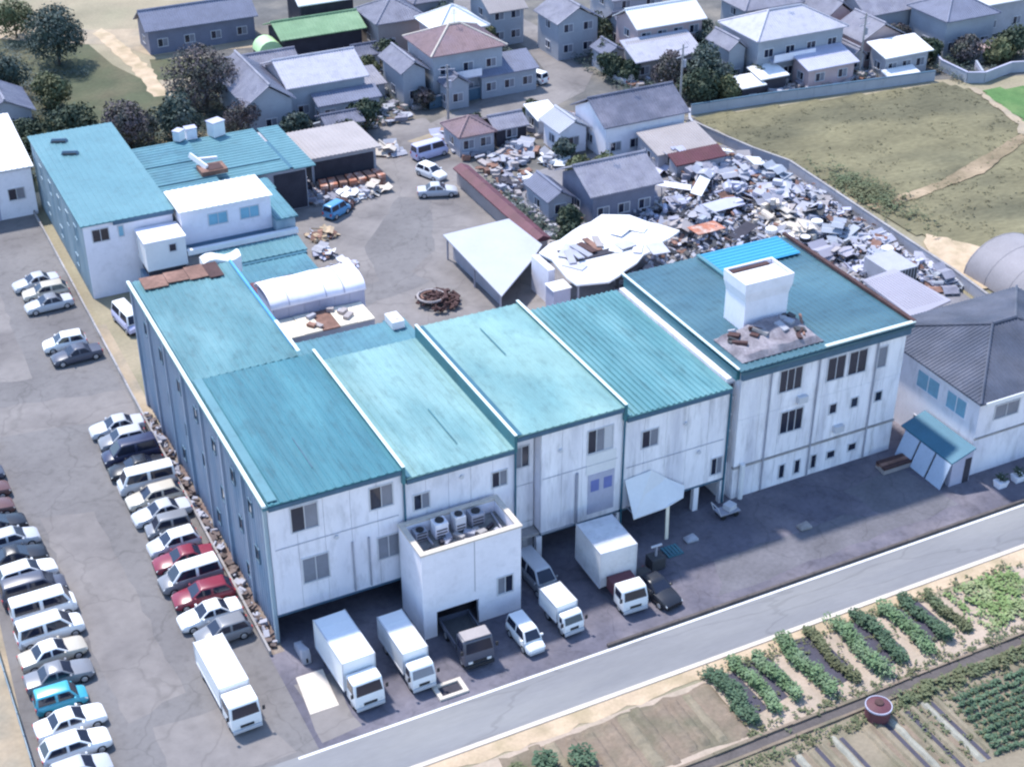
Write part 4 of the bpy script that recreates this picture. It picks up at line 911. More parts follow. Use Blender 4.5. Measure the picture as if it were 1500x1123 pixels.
for x, y, z, sx, sy, rx, ry, rz, m, lab in (
        (69.6, 56.4, 2.0, 4.2, 2.6, .25, .1, .3, M_lilac, 'big pale blue sheet leaning at the top of the scrap strip'), (72.4, 55.6, 1.9, 3.4, 1.8, -.2, .2, -.3, M_bwhite, 'bright white sheet on top of the farthest heap'),
        (66.0, 49.0, 1.6, 4.6, 1.3, .2, -.2, .7, M_bwhite, 'long white board slanting across the grey-white heap'), (63.0, 50.4, 1.4, 4.4, .9, .3, .1, -.6, M_plain, 'narrow white plank propped by the silver-tiled house'),
        (74.6, 51.0, 1.8, 2.4, 1.6, .3, .3, .2, M_bwhite, 'small white sheet overhanging the field wall'), (65.4, 44.0, 1.2, 5.0, 2.0, .1, .05, .15, M_lilac, 'wide lilac sheet lying behind the office roof'),
        (60.5, 39.6, 1.4, 4.0, 1.8, .1, .1, .2, M_orange, 'pinkish rusty sheet beside the white canopy'), (64.0, 38.0, 1.0, 3.6, 1.4, .1, -.1, .4, M_dark, 'dark sheet behind the bright blue roof sheet')):
    t = thing('scrap_sheet', lab, 'sheet', (x, y, 0), group='loose sheets in the scrap strip')
    MB().obox((x, y, z), (sx, sy, .06), (rx, ry, rz)).build('sheet_panel', m, t)
    MB().tube((x+sx*.3, y, 0), (x+sx*.3, y, z), .06).build('prop', M_pipe, t); MB().tube((x-sx*.3, y, 0), (x-sx*.3, y, z), .06).build('prop', M_pipe, t)
def drum(x, y, m, lab):
    t = thing('drum', lab, 'drum', (x, y, 0), group='drums in the scrap strip')
    MB().tube((x, y, 0), (x, y, 1.3), .62, n=16).build('drum_shell', m, t, smooth=.6)
    for z in (.35, .85): MB().tube((x, y, z), (x, y, z+.08), .66, n=16).build('hoop', M_pipe, t)
    MB().tube((x, y, 1.3), (x, y, 1.36), .5, n=16).build('drum_lid', M_plain, t)
drum(67.2, 34.4, M_cream, 'cream drum left of the black drum behind the office roof edge'); drum(68.6, 33.4, M_plastic, 'black drum in the scrap strip behind the office roof edge')
drum(66.6, 36.6, M_bwhite, 'white drum farthest left behind the office roof edge'); drum(72.0, 36.0, M_bwhite, 'white drum beside the barrel pile'); drum(74.6, 27.6, M_bwhite, 'white drum beside the dark container')
t = thing('dark_container', 'dark grey box container behind the flat grey shed', 'container', (71.5, 23.4, 0))
MB().box(69.8, 73.2, 21.4, 25.4, .05, 2.4).build('container_body', M_greyw, t)
mb = MB()
for k in range(9): mb.box(69.85+k*.38, 70.02+k*.38, 21.34, 21.399, .15, 2.3)
mb.build('container_rib', M_chassis, t); bx('container_door', M_dark, t, 73.203, 73.25, 21.5, 25.3, .1, 2.35)
t = thing('flat_roof_shed', 'flat grey-roofed shed beside the right edge of the office block', 'shed', (67, 16.5, 0))
MB().prism([(64.6, 12.0), (69.9, 13.0), (69.3, 20.4), (65.1, 19.9)], 3.3, 3.5).build('roof', M_gflat, t)
MB().prism([(65.0, 12.5), (69.4, 13.4), (68.9, 19.9), (65.4, 19.5)], 0, 3.296).build('wall', M_greyw, t)
MB().prism([(65.3, 12.44), (69.2, 13.24), (69.2, 13.3), (65.3, 12.5)], 0, 2.8).build('opening', M_dark, t)
mb = MB()
for k in range(13): mb.box(65.2+k*.34, 65.26+k*.34, 13.4, 19.6, 3.50, 3.54)
mb.build('roof_seams', M_gflat, t)['kind'] = 'stuff'
t = thing('arched_store', 'grey arched store shed at the right edge below the field', 'store', (84, 15, 0))
mb = MB(); n = 12; rings = []
for y, x in ((21.5, 84.0), (17.5, 84.0), (13.5, 84.0), (9.5, 84.0)):
    rings.append([(x-4.6*math.cos(math.pi*i/n), y, .1+3.4*math.sin(math.pi*i/n)) for i in range(n+1)])
mb.loft(rings); mb.build('arch_shell', mat('arch_grey', (.27, .25, .26), .8, .12, .4), t, smooth=.6)
mb = MB()
for y in (9.6, 12.5, 15.5, 18.5, 21.4):
    for i in range(n):
        a, b = math.pi*i/n, math.pi*(i+1)/n
        mb.tube((84-4.6*math.cos(a), y, .1+3.4*math.sin(a)), (84-4.6*math.cos(b), y, .1+3.4*math.sin(b)), .04, n=5)
mb.build('arch_hoops', MATS['arch_grey'], t); bx('doorway', M_dark, t, 82.8, 85.2, 9.40, 9.47, 0, 2.4)
# field wall of blocks
FW = thing('field_wall', 'dark block wall dividing the scrap strip from the dry field', 'wall', (77.8, 40, 0))
pts = [(75.3, 66.5), (76.4, 60), (77.3, 55.5), (78.9, 50.5), (78.6, 44), (78.2, 36), (77.9, 29), (77.6, 21), (77.0, 15.5)]
for (a, b), (c, d) in zip(pts, pts[1:]):
    n = max(1, int(math.hypot(c-a, d-b)/2.2))
    for k in range(n):
        p, q = Vector((a, b)).lerp(Vector((c, d)), k/n), Vector((a, b)).lerp(Vector((c, d)), (k+1)/n)
        u = (q-p).normalized(); g = Vector((-u.y, u.x))*.1; p = p+u*.015; q = q-u*.015
        MB().prism([p-g, q-g, q+g, p+g], 0, 1.15).build('wall_block', M_greyw, FW)
        MB().prism([p-g*1.3, q-g*1.3, q+g*1.3, p+g*1.3], 1.153, 1.25).build('wall_cap', M_conc, FW)
def block_wall(label, pts, h, m, capm, cat='wall', seg=2.4, th=.1):
    t = thing('boundary_wall', label, cat, (pts[0][0], pts[0][1], 0))
    for (a, b), (c, d) in zip(pts, pts[1:]):
        n = max(1, int(math.hypot(c-a, d-b)/seg))
        for k in range(n):
            p, q = Vector((a, b)).lerp(Vector((c, d)), k/n), Vector((a, b)).lerp(Vector((c, d)), (k+1)/n)
            u = (q-p).normalized(); g = Vector((-u.y, u.x))*th; p = p+u*.012; q = q-u*.012
            MB().prism([p-g, q-g, q+g, p+g], 0, h).build('wall_block', m, t)
            if capm: MB().prism([p-g*1.4, q-g*1.4, q+g*1.4, p+g*1.4], h+.003, h+.1).build('wall_cap', capm, t)
    return t
block_wall('low grey wall along the top edge of the dry field', [(77.9, 69.9), (88, 69.0), (100, 67.4), (113, 65.8)], 1.3, M_bluew, M_fascia)
block_wall('pale curving wall between the green field and the houses', [(118.5, 73.5), (116.3, 68.5), (116.2, 63.2), (118.2, 62.2), (124, 63.6), (134, 60.5)], 1.4, M_bluew, M_lilac)
block_wall('short pale wall stub joining the curving wall', [(118.4, 62.8), (120.4, 66.4)], 1.3, M_lilac, M_bluew)
block_wall('wall of blue-grey panels round the pink-tiled house garden', [(49.6, 86.2), (57, 86.9), (66.4, 90.6), (68.2, 96)], 1.5, M_fascia, M_bluew)
block_wall('grey garden wall below the silver-roofed house', [(27.5, 83.6), (36, 85.2), (42.6, 86.4)], 1.4, M_greyw, M_bluew)
block_wall('grey wall by the lane beside the dark-roofed house', [(74.6, 63.5), (75.6, 66.6), (77.2, 69.2)], 1.2, M_conc, M_greyw)

# ================================================================ RIGHT-HAND HOUSE
H = house('corner_house', 'two-storey white house with slate-grey hip roof at the right edge', 56.0, 71.0, -5.9, 6.6, 7.3, 9.3, 'hip', M_tslate, M_white, over=.6, wins=0, h=.05)
bx('eave_board', M_bwhite, H, 55.9, 71.6, -6.62, -6.52, 7.0, 7.34)
window(H, 'y', 57.6, 60.2, 4.9, 6.3, -5.9, (M_glass2, M_glass2)); window(H, 'y', 62.5, 65.0, 4.6, 6.2, -5.9, (M_glass2, M_glass2))
bx('belt_course', M_conc, H, 55.95, 71.05, -6.0, -5.902, 3.5, 3.65)
window(H, 'x', -4.6, -2.2, 4.6, 6.3, 56.0, (M_glass3, M_glass3), M_plain); window(H, 'x', -1.4, 1.4, 4.6, 6.3, 56.0, (M_glass3, M_glass3), M_plain)
L_ = thing('blue_lean_to', 'small lean-to with blue-green roof and pale blue panels beside the white house', 'lean-to', (54.6, -3.4, 0))
MB().prism([(53.7, -6.4), (55.7, -6.4), (55.7, -.6), (53.7, -.6)], 0, [2.2, 3.0, 3.0, 2.2]).build('wall', M_lilac, L_)
MB().prism([(53.5, -6.5), (55.8, -6.5), (55.8, -.3), (53.5, -.3)], [2.25, 3.05, 3.05, 2.25], [2.37, 3.17, 3.17, 2.37]).build('roof', M_gutter and mat('deep_teal_roof', (.045, .15, .22), .5, .12), L_)
for k in range(3): MB().obox((53.1, -5.6+k*1.9, 1.15), (.08, 1.7, 2.3), (0, R(20), 0)).build('side_panel', mat('pale_blue_panel', (.42, .50, .62), .4, .05), L_)
bx('doorway', M_dark, L_, 55.0, 55.6, -6.45, -6.402, 0, 2.3)
for k, x in enumerate((57.4, 59.2, 61.0, 63.0, 65.0, 67.0)):
    t = thing('planter', ('first', 'second', 'third', 'fourth', 'fifth', 'sixth')[k] + ' white planter from the lean-to along the front of the white house', 'planter', (x, -8.2, 0), group='planters in front of the white house')
    MB().loft([[(x-.4, -8.5, 0), (x+.4, -8.5, 0), (x+.4, -7.9, 0), (x-.4, -7.9, 0)], [(x-.5, -8.6, .6), (x+.5, -8.6, .6), (x+.5, -7.8, .6), (x-.5, -7.8, .6)]]).build('pot', M_plain, t)
    mb = MB(); leaf_tuft(mb, (x, -8.2, .55), .45, .6, 50); mb.build('foliage', M_leafd, t)

# ================================================================ VILLAGE
house('silver_roof_house', 'low house with wide silver-white roof left of the pink-tiled house', 32.6, 42.4, 89.6, 98.6, 4.6, 6.6, 'gable', M_wroof, M_bluew, axis='x', wins=3)
house('grey_wing_house', 'grey-tiled wing joining the silver-white roof on its left', 26.6, 32.0, 87.2, 99.6, 4.2, 6.4, 'gable', M_tlight, M_bluew, axis='y', wins=1)
house('grey_wing_house', 'small grey-tiled outhouse at the far side of the silver-white roof', 27.6, 37.4, 100.6, 104.4, 3.4, 4.8, 'gable', M_tlight, M_greyw, axis='x', wins=2)
house('porch_house', 'blue-grey tiled porch wing in front of the silver-white roof', 35.4, 43.2, 86.9, 88.8, 2.7, 3.5, 'mono', M_tblue, M_bluew, wins=3, over=.3)
house('garden_shed', 'dark blue-grey shed among trees below the silver-roofed house', 34.4, 38.4, 81.2, 84.2, 2.4, 3.2, 'gable', M_tdark, M_greyw, axis='x', wins=1)
t = house('green_roof_shed', 'long low shed with bright green roof near the top left', 39.0, 50.2, 110.2, 116.6, 3.4, 4.8, 'gable', M_pgreen, M_dark, axis='x', wins=0, over=.6, h=.04, pitch=.5)
t = thing('green_dome_shed', 'small pale green round-roofed shed at the left end of the green-roofed shed', 'shed', (38, 111, 0))
mb = MB(); n = 8; mb.loft([[(37.3+1.7*math.cos(math.pi*i/n), y, 1.6+1.6*math.sin(math.pi*i/n)) for i in range(n+1)] for y in (110.6, 113.6)]); mb.build('dome_roof', mat('pale_green', (.45, .66, .36), .6, .06), t, smooth=.7)
bx('wall', M_dark, t, 35.7, 38.9, 110.7, 113.5, 0, 1.7); bx('door', M_greyw, t, 36.6, 37.6, 110.64, 110.698, 0, 1.5)
H = house('pink_tile_house', 'two-storey blue-grey house with pinkish brown hip roof in the village centre', 50.8, 60.4, 87.4, 95.4, 6.4, 8.6, 'hip', M_tpink, M_bluew, axis='x', wins=3, storeys=2, cap=M_concl)
house('pink_tile_porch', 'lower blue-grey wing along the front of the pink-tiled house', 57.0, 64.8, 86.4, 89.6, 3.0, 4.4, 'mono', M_tblue, M_bluew, wins=3, over=.3)
house('pink_tile_porch', 'grey-tiled left wing of the pink-tiled house beside the lane', 47.0, 50.0, 88.2, 94.8, 4.6, 5.9, 'gable', M_tlight, M_bluew, axis='y', wins=1)
house('pink_tile_porch', 'dark-tiled front bay projecting under the pink roof', 51.4, 54.4, 84.8, 86.8, 3.2, 4.4, 'gable', M_tdark, M_bluew, axis='y', wins=1, over=.3)
house('white_roof_house', 'house with dazzling white pyramid roof behind the pink-tiled house', 56.6, 63.4, 98.6, 105.0, 5.2, 7.4, 'hip', M_bwhite, M_pink, wins=2, h=.02)
house('white_storey_house', 'upper block with long white roof left of the big garden trees', 80.2, 90.2, 87.0, 92.6, 5.6, 7.4, 'gable', M_bwhite, M_pink, axis='x', wins=4, storeys=2)
house('white_storey_house', 'lower block with white lean-to roof in front of the long white roof', 77.6, 87.0, 82.6, 86.0, 2.9, 4.6, 'mono', M_wroof, M_warmgrey, wins=4)
house('white_villa', 'large white two-storey villa with pale hip roof and three dark upper windows', 90.6, 104.0, 74.4, 82.6, 6.2, 8.4, 'hip', M_wroof, M_bluew, wins=4, storeys=2, h=.04, glass=(M_glass, M_glass))
house('villa_wing', 'low front wing of the white villa under a pale blue lean-to roof', 96.0, 103.2, 70.4, 73.8, 2.8, 4.0, 'mono', M_lilac, M_pink, wins=2)
house('villa_wing', 'left corner block of the white villa with pale tiles', 87.6, 90.0, 76.4, 81.4, 4.8, 6.0, 'gable', M_tlight, M_bluew, axis='y', wins=1, over=.3)
house('white_carport', 'small bright white roofed carport in front of the white villa', 89.4, 93.2, 71.4, 74.2, 2.3, 2.9, 'mono', M_bwhite, M_dark, wins=0, over=.3)
house('white_carport', 'smallest bright white roof beside the garden trees by the villa', 86.2, 89.4, 70.9, 73.3, 1.8, 2.4, 'mono', M_bwhite, M_dark, wins=0, over=.3)
house('tiled_cottage', 'cottage with patchy white and grey roof right of the white villa', 107.0, 113.6, 74.0, 79.6, 3.8, 5.8, 'gable', M_tlight, M_pink, axis='y', wins=2)
house('tiled_cottage', 'low cottage with bright white lean-to roof by the field wall', 107.4, 114.4, 69.2, 72.4, 3.0, 4.0, 'mono', M_bwhite, M_greyw, wins=3)
house('tiled_cottage', 'little shed with white roof sheet at the corner of the dry field', 106.6, 111.4, 67.2, 68.6, 1.0, 1.5, 'mono', M_bwhite, M_greyw, wins=0, over=.2)
house('slate_roof_house', 'long house with dark slate-tiled gable roof beside the field lane', 61.4, 72.0, 62.4, 69.8, 4.2, 6.4, 'gable', M_tdark, M_plain, axis='x', wins=4)
house('slate_roof_annex', 'white side annex at the left end of the slate-tiled house', 57.4, 60.8, 66.0, 70.2, 3.0, 4.2, 'gable', M_ltgrey, M_plain, axis='y', wins=1)
house('slate_roof_annex', 'low grey lean-to below the slate-tiled house by the lane', 65.0, 72.6, 56.6, 61.2, 2.2, 3.2, 'mono', M_warmgrey, M_greyw, wins=2, over=.2)
house('silver_tile_house', 'single-storey house with silver-grey tiled gable roof behind the maroon wall', 51.4, 59.0, 47.6, 54.4, 3.8, 5.8, 'gable', M_tlight, M_tblue, axis='x', wins=3, over=.7)
house('silver_tile_annex', 'dark shed at the left end of the silver-grey tiled house', 47.6, 50.4, 50.4, 55.6, 2.6, 3.6, 'gable', M_tblue, M_greyw, axis='y', wins=1, over=.3)
house('red_lean_to', 'lean-to with dull red roof by the head of the scrap strip', 65.6, 72.0, 53.6, 55.2, 2.0, 2.7, 'mono', M_maroon, M_greyw, wins=0, over=.2)
house('junk_cottage', 'mauve-grey cottage with broken roof at the yard entrance', 46.6, 51.0, 70.6, 75.2, 2.6, 4.0, 'hip', M_tpink, M_greyw, wins=2, over=.3)
house('junk_cottage', 'small pale-roofed shed next to the broken mauve roof', 51.8, 55.8, 71.6, 75.4, 2.2, 3.2, 'gable', M_tlight, M_dark, axis='x', wins=1, over=.3)
house('blue_tarp_shed', 'small white and blue shed by the dark round bush', 57.6, 60.6, 72.0, 75.4, 2.2, 3.0, 'mono', M_bwhite, M_bluew, wins=1, over=.2)
# top edge of the picture
house('dark_roof_house', 'grey-brown tiled house right of the green-roofed shed', 51.6, 58.4, 107.6, 114.6, 4.4, 6.6, 'hip', M_tgrey, M_warmgrey, wins=2)
house('dark_roof_house', 'blue-walled house with grey roof left of the bend in the village road', 66.6, 71.6, 103.4, 110.0, 5.0, 7.0, 'gable', M_warmgrey, M_bluew, axis='x', wins=2, storeys=2)
house('dark_roof_house', 'grey house with pale front right of the bend in the village road', 72.4, 78.4, 94.6, 100.6, 5.2, 7.2, 'gable', M_tlight, M_bluew, axis='y', wins=2, storeys=2)
house('long_roof_house', 'long blue-grey roof running along the top left beyond the green strip', 23.6, 38.6, 121.6, 127.0, 3.4, 5.4, 'gable', M_tblue, M_tblue, axis='x', wins=4)
house('long_roof_house', 'house with a white roof touching the top edge beside the green-roofed shed', 44.6, 52.4, 118.8, 124.6, 4.8, 6.6, 'gable', M_bwhite, M_dark, axis='x', wins=2)
house('long_roof_house', 'long pale roof at the top edge right of the white villa', 112.6, 123.0, 80.2, 86.6, 4.6, 6.6, 'gable', M_tlight, M_bluew, axis='x', wins=3)
house('long_roof_house', 'deep blue roofed house at the top right beyond the cottages', 119.6, 128.0, 72.0, 79.4, 5.2, 7.4, 'hip', M_tblue, M_bluew, wins=3)
house('long_roof_house', 'white roof at the top right corner touching the picture edge', 130.0, 139.0, 76.6, 83.0, 4.6, 6.4, 'gable', M_bwhite, M_greyw, axis='x', wins=2)
house('long_roof_house', 'grey house roof at the top edge between the village road and long white roof', 84.0, 92.0, 100.0, 106.6, 5.2, 7.2, 'gable', M_tgrey, M_greyw, axis='x', wins=2, storeys=2)
house('long_roof_house', 'grey house at the top edge above the white villa', 98.0, 107.0, 88.0, 94.0, 5.2, 7.2, 'hip', M_tlight, M_bluew, wins=2, storeys=2)
house('long_roof_house', 'faint pink roof strip beyond the right-hand cottages', 121.6, 127.8, 68.2, 70.4, 1.6, 2.2, 'mono', M_pink, M_greyw, wins=0, over=.2)
house('grey_barn', 'blue-grey barn half cut by the left edge near the trees', -2.2, 3.6, 99.6, 107.0, 3.4, 5.2, 'gable', M_tlight, M_bluew, axis='y', wins=1)

# ================================================================ TREES
for lab_, bx0, bx1, by, bz in (('silver', 92.5, 99.0, 74.4, 3.2), ('pink', 52.0, 57.0, 87.4, 3.1)):
    hs = [o for o in bpy.data.objects if o.get('label', '').startswith('large white two-storey' if lab_ == 'silver' else 'two-storey blue-grey house with pinkish')][0]
    bal = bx('balcony', M_lilac, hs, bx0, bx1, by-1.1, by-.02, bz, bz+.14); bx('railing', M_plain, bal, bx0, bx1, by-1.1, by-1.02, bz+.145, bz+1.05)
for x, y, z, lab in ((55.6, 91.4, 8.7, 'thin rooftop aerial on the pink-tiled house'), (97.3, 78.5, 8.5, 'thin rooftop aerial on the white villa'), (66.7, 66.1, 6.5, 'thin rooftop aerial on the slate-tiled house'), (55.2, 51.0, 5.9, 'thin rooftop aerial on the silver-grey tiled house')):
    t = thing('aerial', lab, 'aerial', (x, y, z), group='rooftop aerials')
    MB().tube((x, y, z-.2), (x, y, z+1.8), .03, n=5).build('mast', M_pipe, t)
    for k in range(4): MB().tube((x-.5+.08*k, y, z+1.2+.18*k), (x+.5-.08*k, y, z+1.2+.18*k), .02, n=4).build('rod', M_pipe, t)
def tree(name, label, x, y, h, r, m, lobes=6, n=900, cat='tree', trunk=.16, size=(.26, .58), squash=.85, base=.10, cover=.72):
    t = thing(name, label, cat, (x, y, 0))
    tb = MB(); top = Vector((x+random.uniform(-.3, .3), y+random.uniform(-.3, .3), h*.62))
    tb.tube((x, y, -.1), top, trunk*h/5, trunk*h/12, n=8)
    cs = []
    for i in range(lobes):
        a = 6.283*i/lobes + random.uniform(-.4, .4); d = r*random.uniform(.35, .65)
        c = Vector((x+math.cos(a)*d, y+math.sin(a)*d, h*random.uniform(base+.25, .80)))
        cs.append((c, r*random.uniform(.42, .62))); tb.tube(top*.6+Vector((x, y, 0))*.4, c, trunk*h/14, .03, n=5)
    cs.append((Vector((x, y, h*.82)), r*.5)); cs.append((Vector((x, y, h*.50)), r*.78))
    tb.build('trunk', M_bark, t)
    mb = MB()
    for k in range(int(n*2.2)):
        c, rr = random.choice(cs)
        d = Vector((random.gauss(0, 1), random.gauss(0, 1), random.gauss(0, 1)*squash+.15)).normalized()
        if noise.noise(Vector((d.x*2+c.x, d.y*2+c.y, d.z*2))) < -.32: continue
        p = c + d*rr*random.uniform(cover, 1.08)
        if p.z < h*.10: p.z = h*.10
        nrm = (d+Vector((random.gauss(0, .5), random.gauss(0, .5), random.gauss(0, .5)))).normalized()
        u = nrm.orthogonal().normalized(); u.rotate(Matrix.Rotation(random.uniform(0, 6.28), 3, nrm)); v = nrm.cross(u)
        s_ = random.uniform(*size)*.5
        mb.face(p-u*s_, p+v*s_*.6, p+u*s_, p-v*s_*.6)
    mb.build('crown', m, t)
    return t
tree('round_tree', 'big round dark bluish tree at the top left beside the dirt field', 11.6, 123.5, 7.5, 4.4, M_leafb, n=2600, lobes=7)
tree('bare_tree', 'large purplish bare-twigged tree left of the silver-roofed house', 24.4, 98.0, 8.0, 4.4, M_leafp, n=3000, lobes=8, size=(.2, .5))
tree('bare_tree', 'smaller brownish bare tree below the large purplish one', 25.6, 87.6, 4.6, 2.4, M_leafp, n=1100, size=(.2, .45))
tree('hedge_tree', 'dark tree mass directly behind the light-blue workshop roof', 13.0, 90.6, 5.2, 3.4, M_leafp, n=1900, lobes=7)
tree('hedge_tree', 'dark bluish tree right of the mass behind the workshop', 18.6, 90.0, 5.2, 3.2, M_leafb, n=1700)
tree('hedge_tree', 'dark green tree left of the mass behind the workshop', 7.0, 93.2, 4.8, 3.2, M_leafd, n=1700)
tree('hedge_tree', 'low dark shrubby tree at the far left behind the white warehouse', 2.0, 95.4, 3.2, 2.8, M_leafd, n=1200)
tree('hedge_tree', 'olive bush tree at the edge of the green field on the left', 7.6, 107.6, 4.0, 2.6, M_leafo, n=1200)
tree('hedge_tree', 'blue-grey tree cut by the left edge of the picture', 2.6, 114.0, 5.4, 3.4, M_leafb, n=1700)
tree('hedge_tree', 'dull olive tree in the top left corner', 8.6, 137.0, 5.0, 3.2, M_leafo, n=1300)
tree('garden_tree', 'dark green tree between the porch wing and the yard road', 39.8, 83.2, 3.8, 2.0, M_leafd, n=1100)
tree('garden_tree', 'dark tree at the left corner of the garden wall below the silver roof', 31.4, 84.0, 3.4, 1.8, M_leafb, n=900)
tree('garden_tree', 'small olive tree between the silver roof and pink-tiled house', 46.4, 98.4, 3.6, 1.8, M_leafo, n=800)
tree('garden_tree', 'small dark tree in the corner behind the green-roofed shed', 50.6, 103.0, 3.6, 1.8, M_leafd, n=800)
tree('garden_tree', 'round black-green bush on the sandy patch in the village centre', 59.4, 77.2, 2.4, 1.2, M_leafd, n=700)
tree('garden_tree', 'olive garden bush left of the silver-grey tiled house', 56.4, 59.6, 2.2, 1.7, M_leafo, n=800)
tree('garden_tree', 'low olive hedge bush above the silver-grey tiled house', 59.4, 58.6, 2.2, 1.7, M_leafo, n=800)
tree('garden_tree', 'dark conifer bush between the maroon wall and the silver-tiled house', 48.4, 47.2, 3.0, 1.5, M_leafd, n=800)
tree('garden_tree', 'dark bush at the foot of the maroon wall near the white canopy', 46.8, 44.4, 2.6, 1.4, M_leafd, n=700)
tree('garden_tree', 'large mixed green tree in the garden left of the white villa', 83.6, 75.8, 5.6, 3.4, M_leafb, n=2000)
tree('garden_tree', 'mid green tree nearest the dry field corner', 80.8, 72.6, 4.2, 2.6, M_leafd, n=1300)
tree('garden_tree', 'yellowish green tree at the edge of the garden by the field wall', 84.6, 72.0, 3.2, 1.9, M_leafo, n=900)
tree('garden_tree', 'grey twiggy tree beside the utility pole', 79.4, 77.6, 5.4, 2.6, M_leafp, n=1400, size=(.2, .45))
tree('garden_tree', 'dark tree behind the lower white roof near the village road', 75.4, 85.4, 3.4, 1.8, M_leafd, n=800)
tree('garden_tree', 'dark tree between the long white roof and the white villa', 90.4, 85.6, 4.2, 2.2, M_leafb, n=900)
tree('garden_tree', 'deep green tree at the right edge above the green field', 128.0, 67.4, 4.4, 2.8, M_leafd, n=1300)
tree('garden_tree', 'brownish tree above the curving pale wall', 121.2, 69.4, 3.4, 2.3, M_leafp, n=1000)
tree('garden_tree', 'olive tree right of the brownish one above the curving wall', 124.6, 66.6, 3.4, 2.0, M_leafo, n=1000)
tree('garden_tree', 'dark tree beside the cottage at the start of the curving wall', 117.0, 71.4, 3.2, 1.8, M_leafd, n=800)
tree('garden_tree', 'dark bush cluster at the far side of the village road', 77.6, 90.6, 3.6, 2.0, M_leafd, n=900)
tree('garden_tree', 'dark green shrub between the steel store and the garden wall', 36.6, 80.2, 2.8, 1.7, M_leafd, n=700)
tree('hedge_tree', 'dusky tree at the top edge between the two dark roofs', 62.8, 110.6, 4.6, 2.6, M_leafb, n=1100)
tree('hedge_tree', 'dark tree at the top edge left of the grey house with pale front', 80.0, 97.6, 4.4, 2.5, M_leafd, n=1100)
mb = MB()
for _ in range(300): leaf_tuft(mb, (random.uniform(20, 27), 85.4+random.gauss(0, 1.0), 0), .5, .8, 8)
tag(mb.build('undergrowth', M_leafo), kind='stuff')
mb = MB()
for (x0, x1, y0, y1, k) in ((27, 44, 84, 87, 160), (43, 50, 86, 101, 160), (50, 66, 96.5, 99, 110), (78, 90, 72, 81, 320), (74, 79, 80, 95, 150), (103, 107, 70, 82, 140), (90, 100, 83.5, 87.5, 160), (106, 118, 79.8, 83, 90), (46, 51, 100, 110, 120), (58, 66, 105.5, 112, 130), (22, 27, 99, 108, 160), (79, 100, 93.5, 100, 220), (60, 74, 70.4, 73, 90), (56, 61, 55.5, 61, 110), (44.8, 47.0, 43.8, 62, 260), (44.6, 51, 45, 50, 90), (115, 130, 63.5, 71.5, 240), (0, 10, 86, 98, 420), (10, 27, 84.5, 96, 620), (-2, 8, 104, 120, 360), (5, 14, 116, 134, 200), (22, 30, 92, 106, 360), (36, 40, 100, 109, 120), (52, 62, 99, 104, 80), (88, 94, 83, 87, 120), (64, 68, 96, 104, 90)):  # dark strip right of the maroon wall also stands for its shadow
    for _ in range(k): leaf_tuft(mb, (random.uniform(x0, x1), random.uniform(y0, y1), 0), .55, random.uniform(.4, 1.3), 9)
tag(mb.build('garden_undergrowth', M_leafb), kind='stuff')
for m, cnt in ((M_greyw, 340), (M_warmgrey, 300), (M_tlight, 160), (M_rust, 130)):
    mb = MB(); k = 0
    while k < cnt:
        x0, x1, y0, y1 = random.choice(((46, 56, 63, 78), (44.8, 51, 44, 62), (27, 46, 83.5, 87), (43, 50, 87, 101), (76, 90, 80, 86.5), (86, 105, 69.5, 74), (104, 107, 70, 82), (57, 66, 71, 77), (78, 92, 93, 99), (26, 34, 66, 72)))
        mb.obox((random.uniform(x0, x1), random.uniform(y0, y1), random.uniform(.05, .6)), (random.uniform(.3, 1.6), random.uniform(.2, 1.0), random.uniform(.05, .7)), (random.uniform(-.2, .2), random.uniform(-.2, .2), random.uniform(0, 3.1))); k += 1
    tag(mb.build('yard_clutter', m), kind='stuff')
for lab_, x, y, h, r, m in (('brownish shrub tree between the pink-tiled house and its left wing', 49.0, 86.8, 2.6, 1.4, M_leafp), ('dark shrub tree at the back corner of the silver-white roof', 43.4, 98.8, 3.0, 1.6, M_leafd),
        ('olive shrub tree behind the dazzling white pyramid roof', 65.2, 102.6, 3.2, 1.7, M_leafo), ('dark shrub tree at the corner between mauve cottage and the pale-roofed shed', 51.6, 76.6, 2.4, 1.3, M_leafd),
        ('bluish shrub tree beside the annex of the slate-tiled house', 57.0, 64.6, 2.6, 1.4, M_leafb), ('dark shrub tree between the two white carports and the villa', 90.6, 74.6, 2.8, 1.4, M_leafd),
        ('brown shrub tree behind the slate-tiled house', 66.0, 71.6, 3.0, 1.6, M_leafp), ('dark shrub tree right of the long white roof', 92.4, 90.6, 3.6, 1.8, M_leafb), ('dark shrub tree left of the lower white lean-to roof', 76.6, 83.0, 2.8, 1.5, M_leafd),
        ('grey shrub tree between the cottages and the top right houses', 116.4, 77.6, 3.4, 1.9, M_leafp)):
    tree('shrub_tree', lab_, x, y, h, r, m, n=650, lobes=5)
house('garden_shed', 'small dark shed between the pink-tiled house and the green-roofed shed', 46.2, 49.4, 102.0, 105.2, 2.4, 3.4, 'gable', M_tdark, M_greyw, axis='x', wins=1, over=.3)
house('garden_shed', 'low pale-roofed shed behind the silver-white roof on the right', 43.0, 46.0, 92.0, 96.4, 2.2, 3.0, 'mono', M_tlight, M_greyw, wins=1, over=.3)
house('garden_shed', 'slim grey shed squeezed left of the white storey house', 75.6, 78.6, 87.2, 91.0, 2.6, 3.6, 'gable', M_tblue, M_bluew, axis='y', wins=1, over=.3)
house('garden_shed', 'grey-tiled shed in the garden right of the white villa wing', 104.4, 106.4, 72.4, 77.0, 2.6, 3.6, 'gable', M_tgrey, M_greyw, axis='y', wins=1, over=.3)
house('garden_shed', 'dark roofed shed behind the long white roof', 82.0, 88.4, 94.4, 98.0, 3.4, 4.8, 'gable', M_tdark, M_bluew, axis='x', wins=2, over=.4)
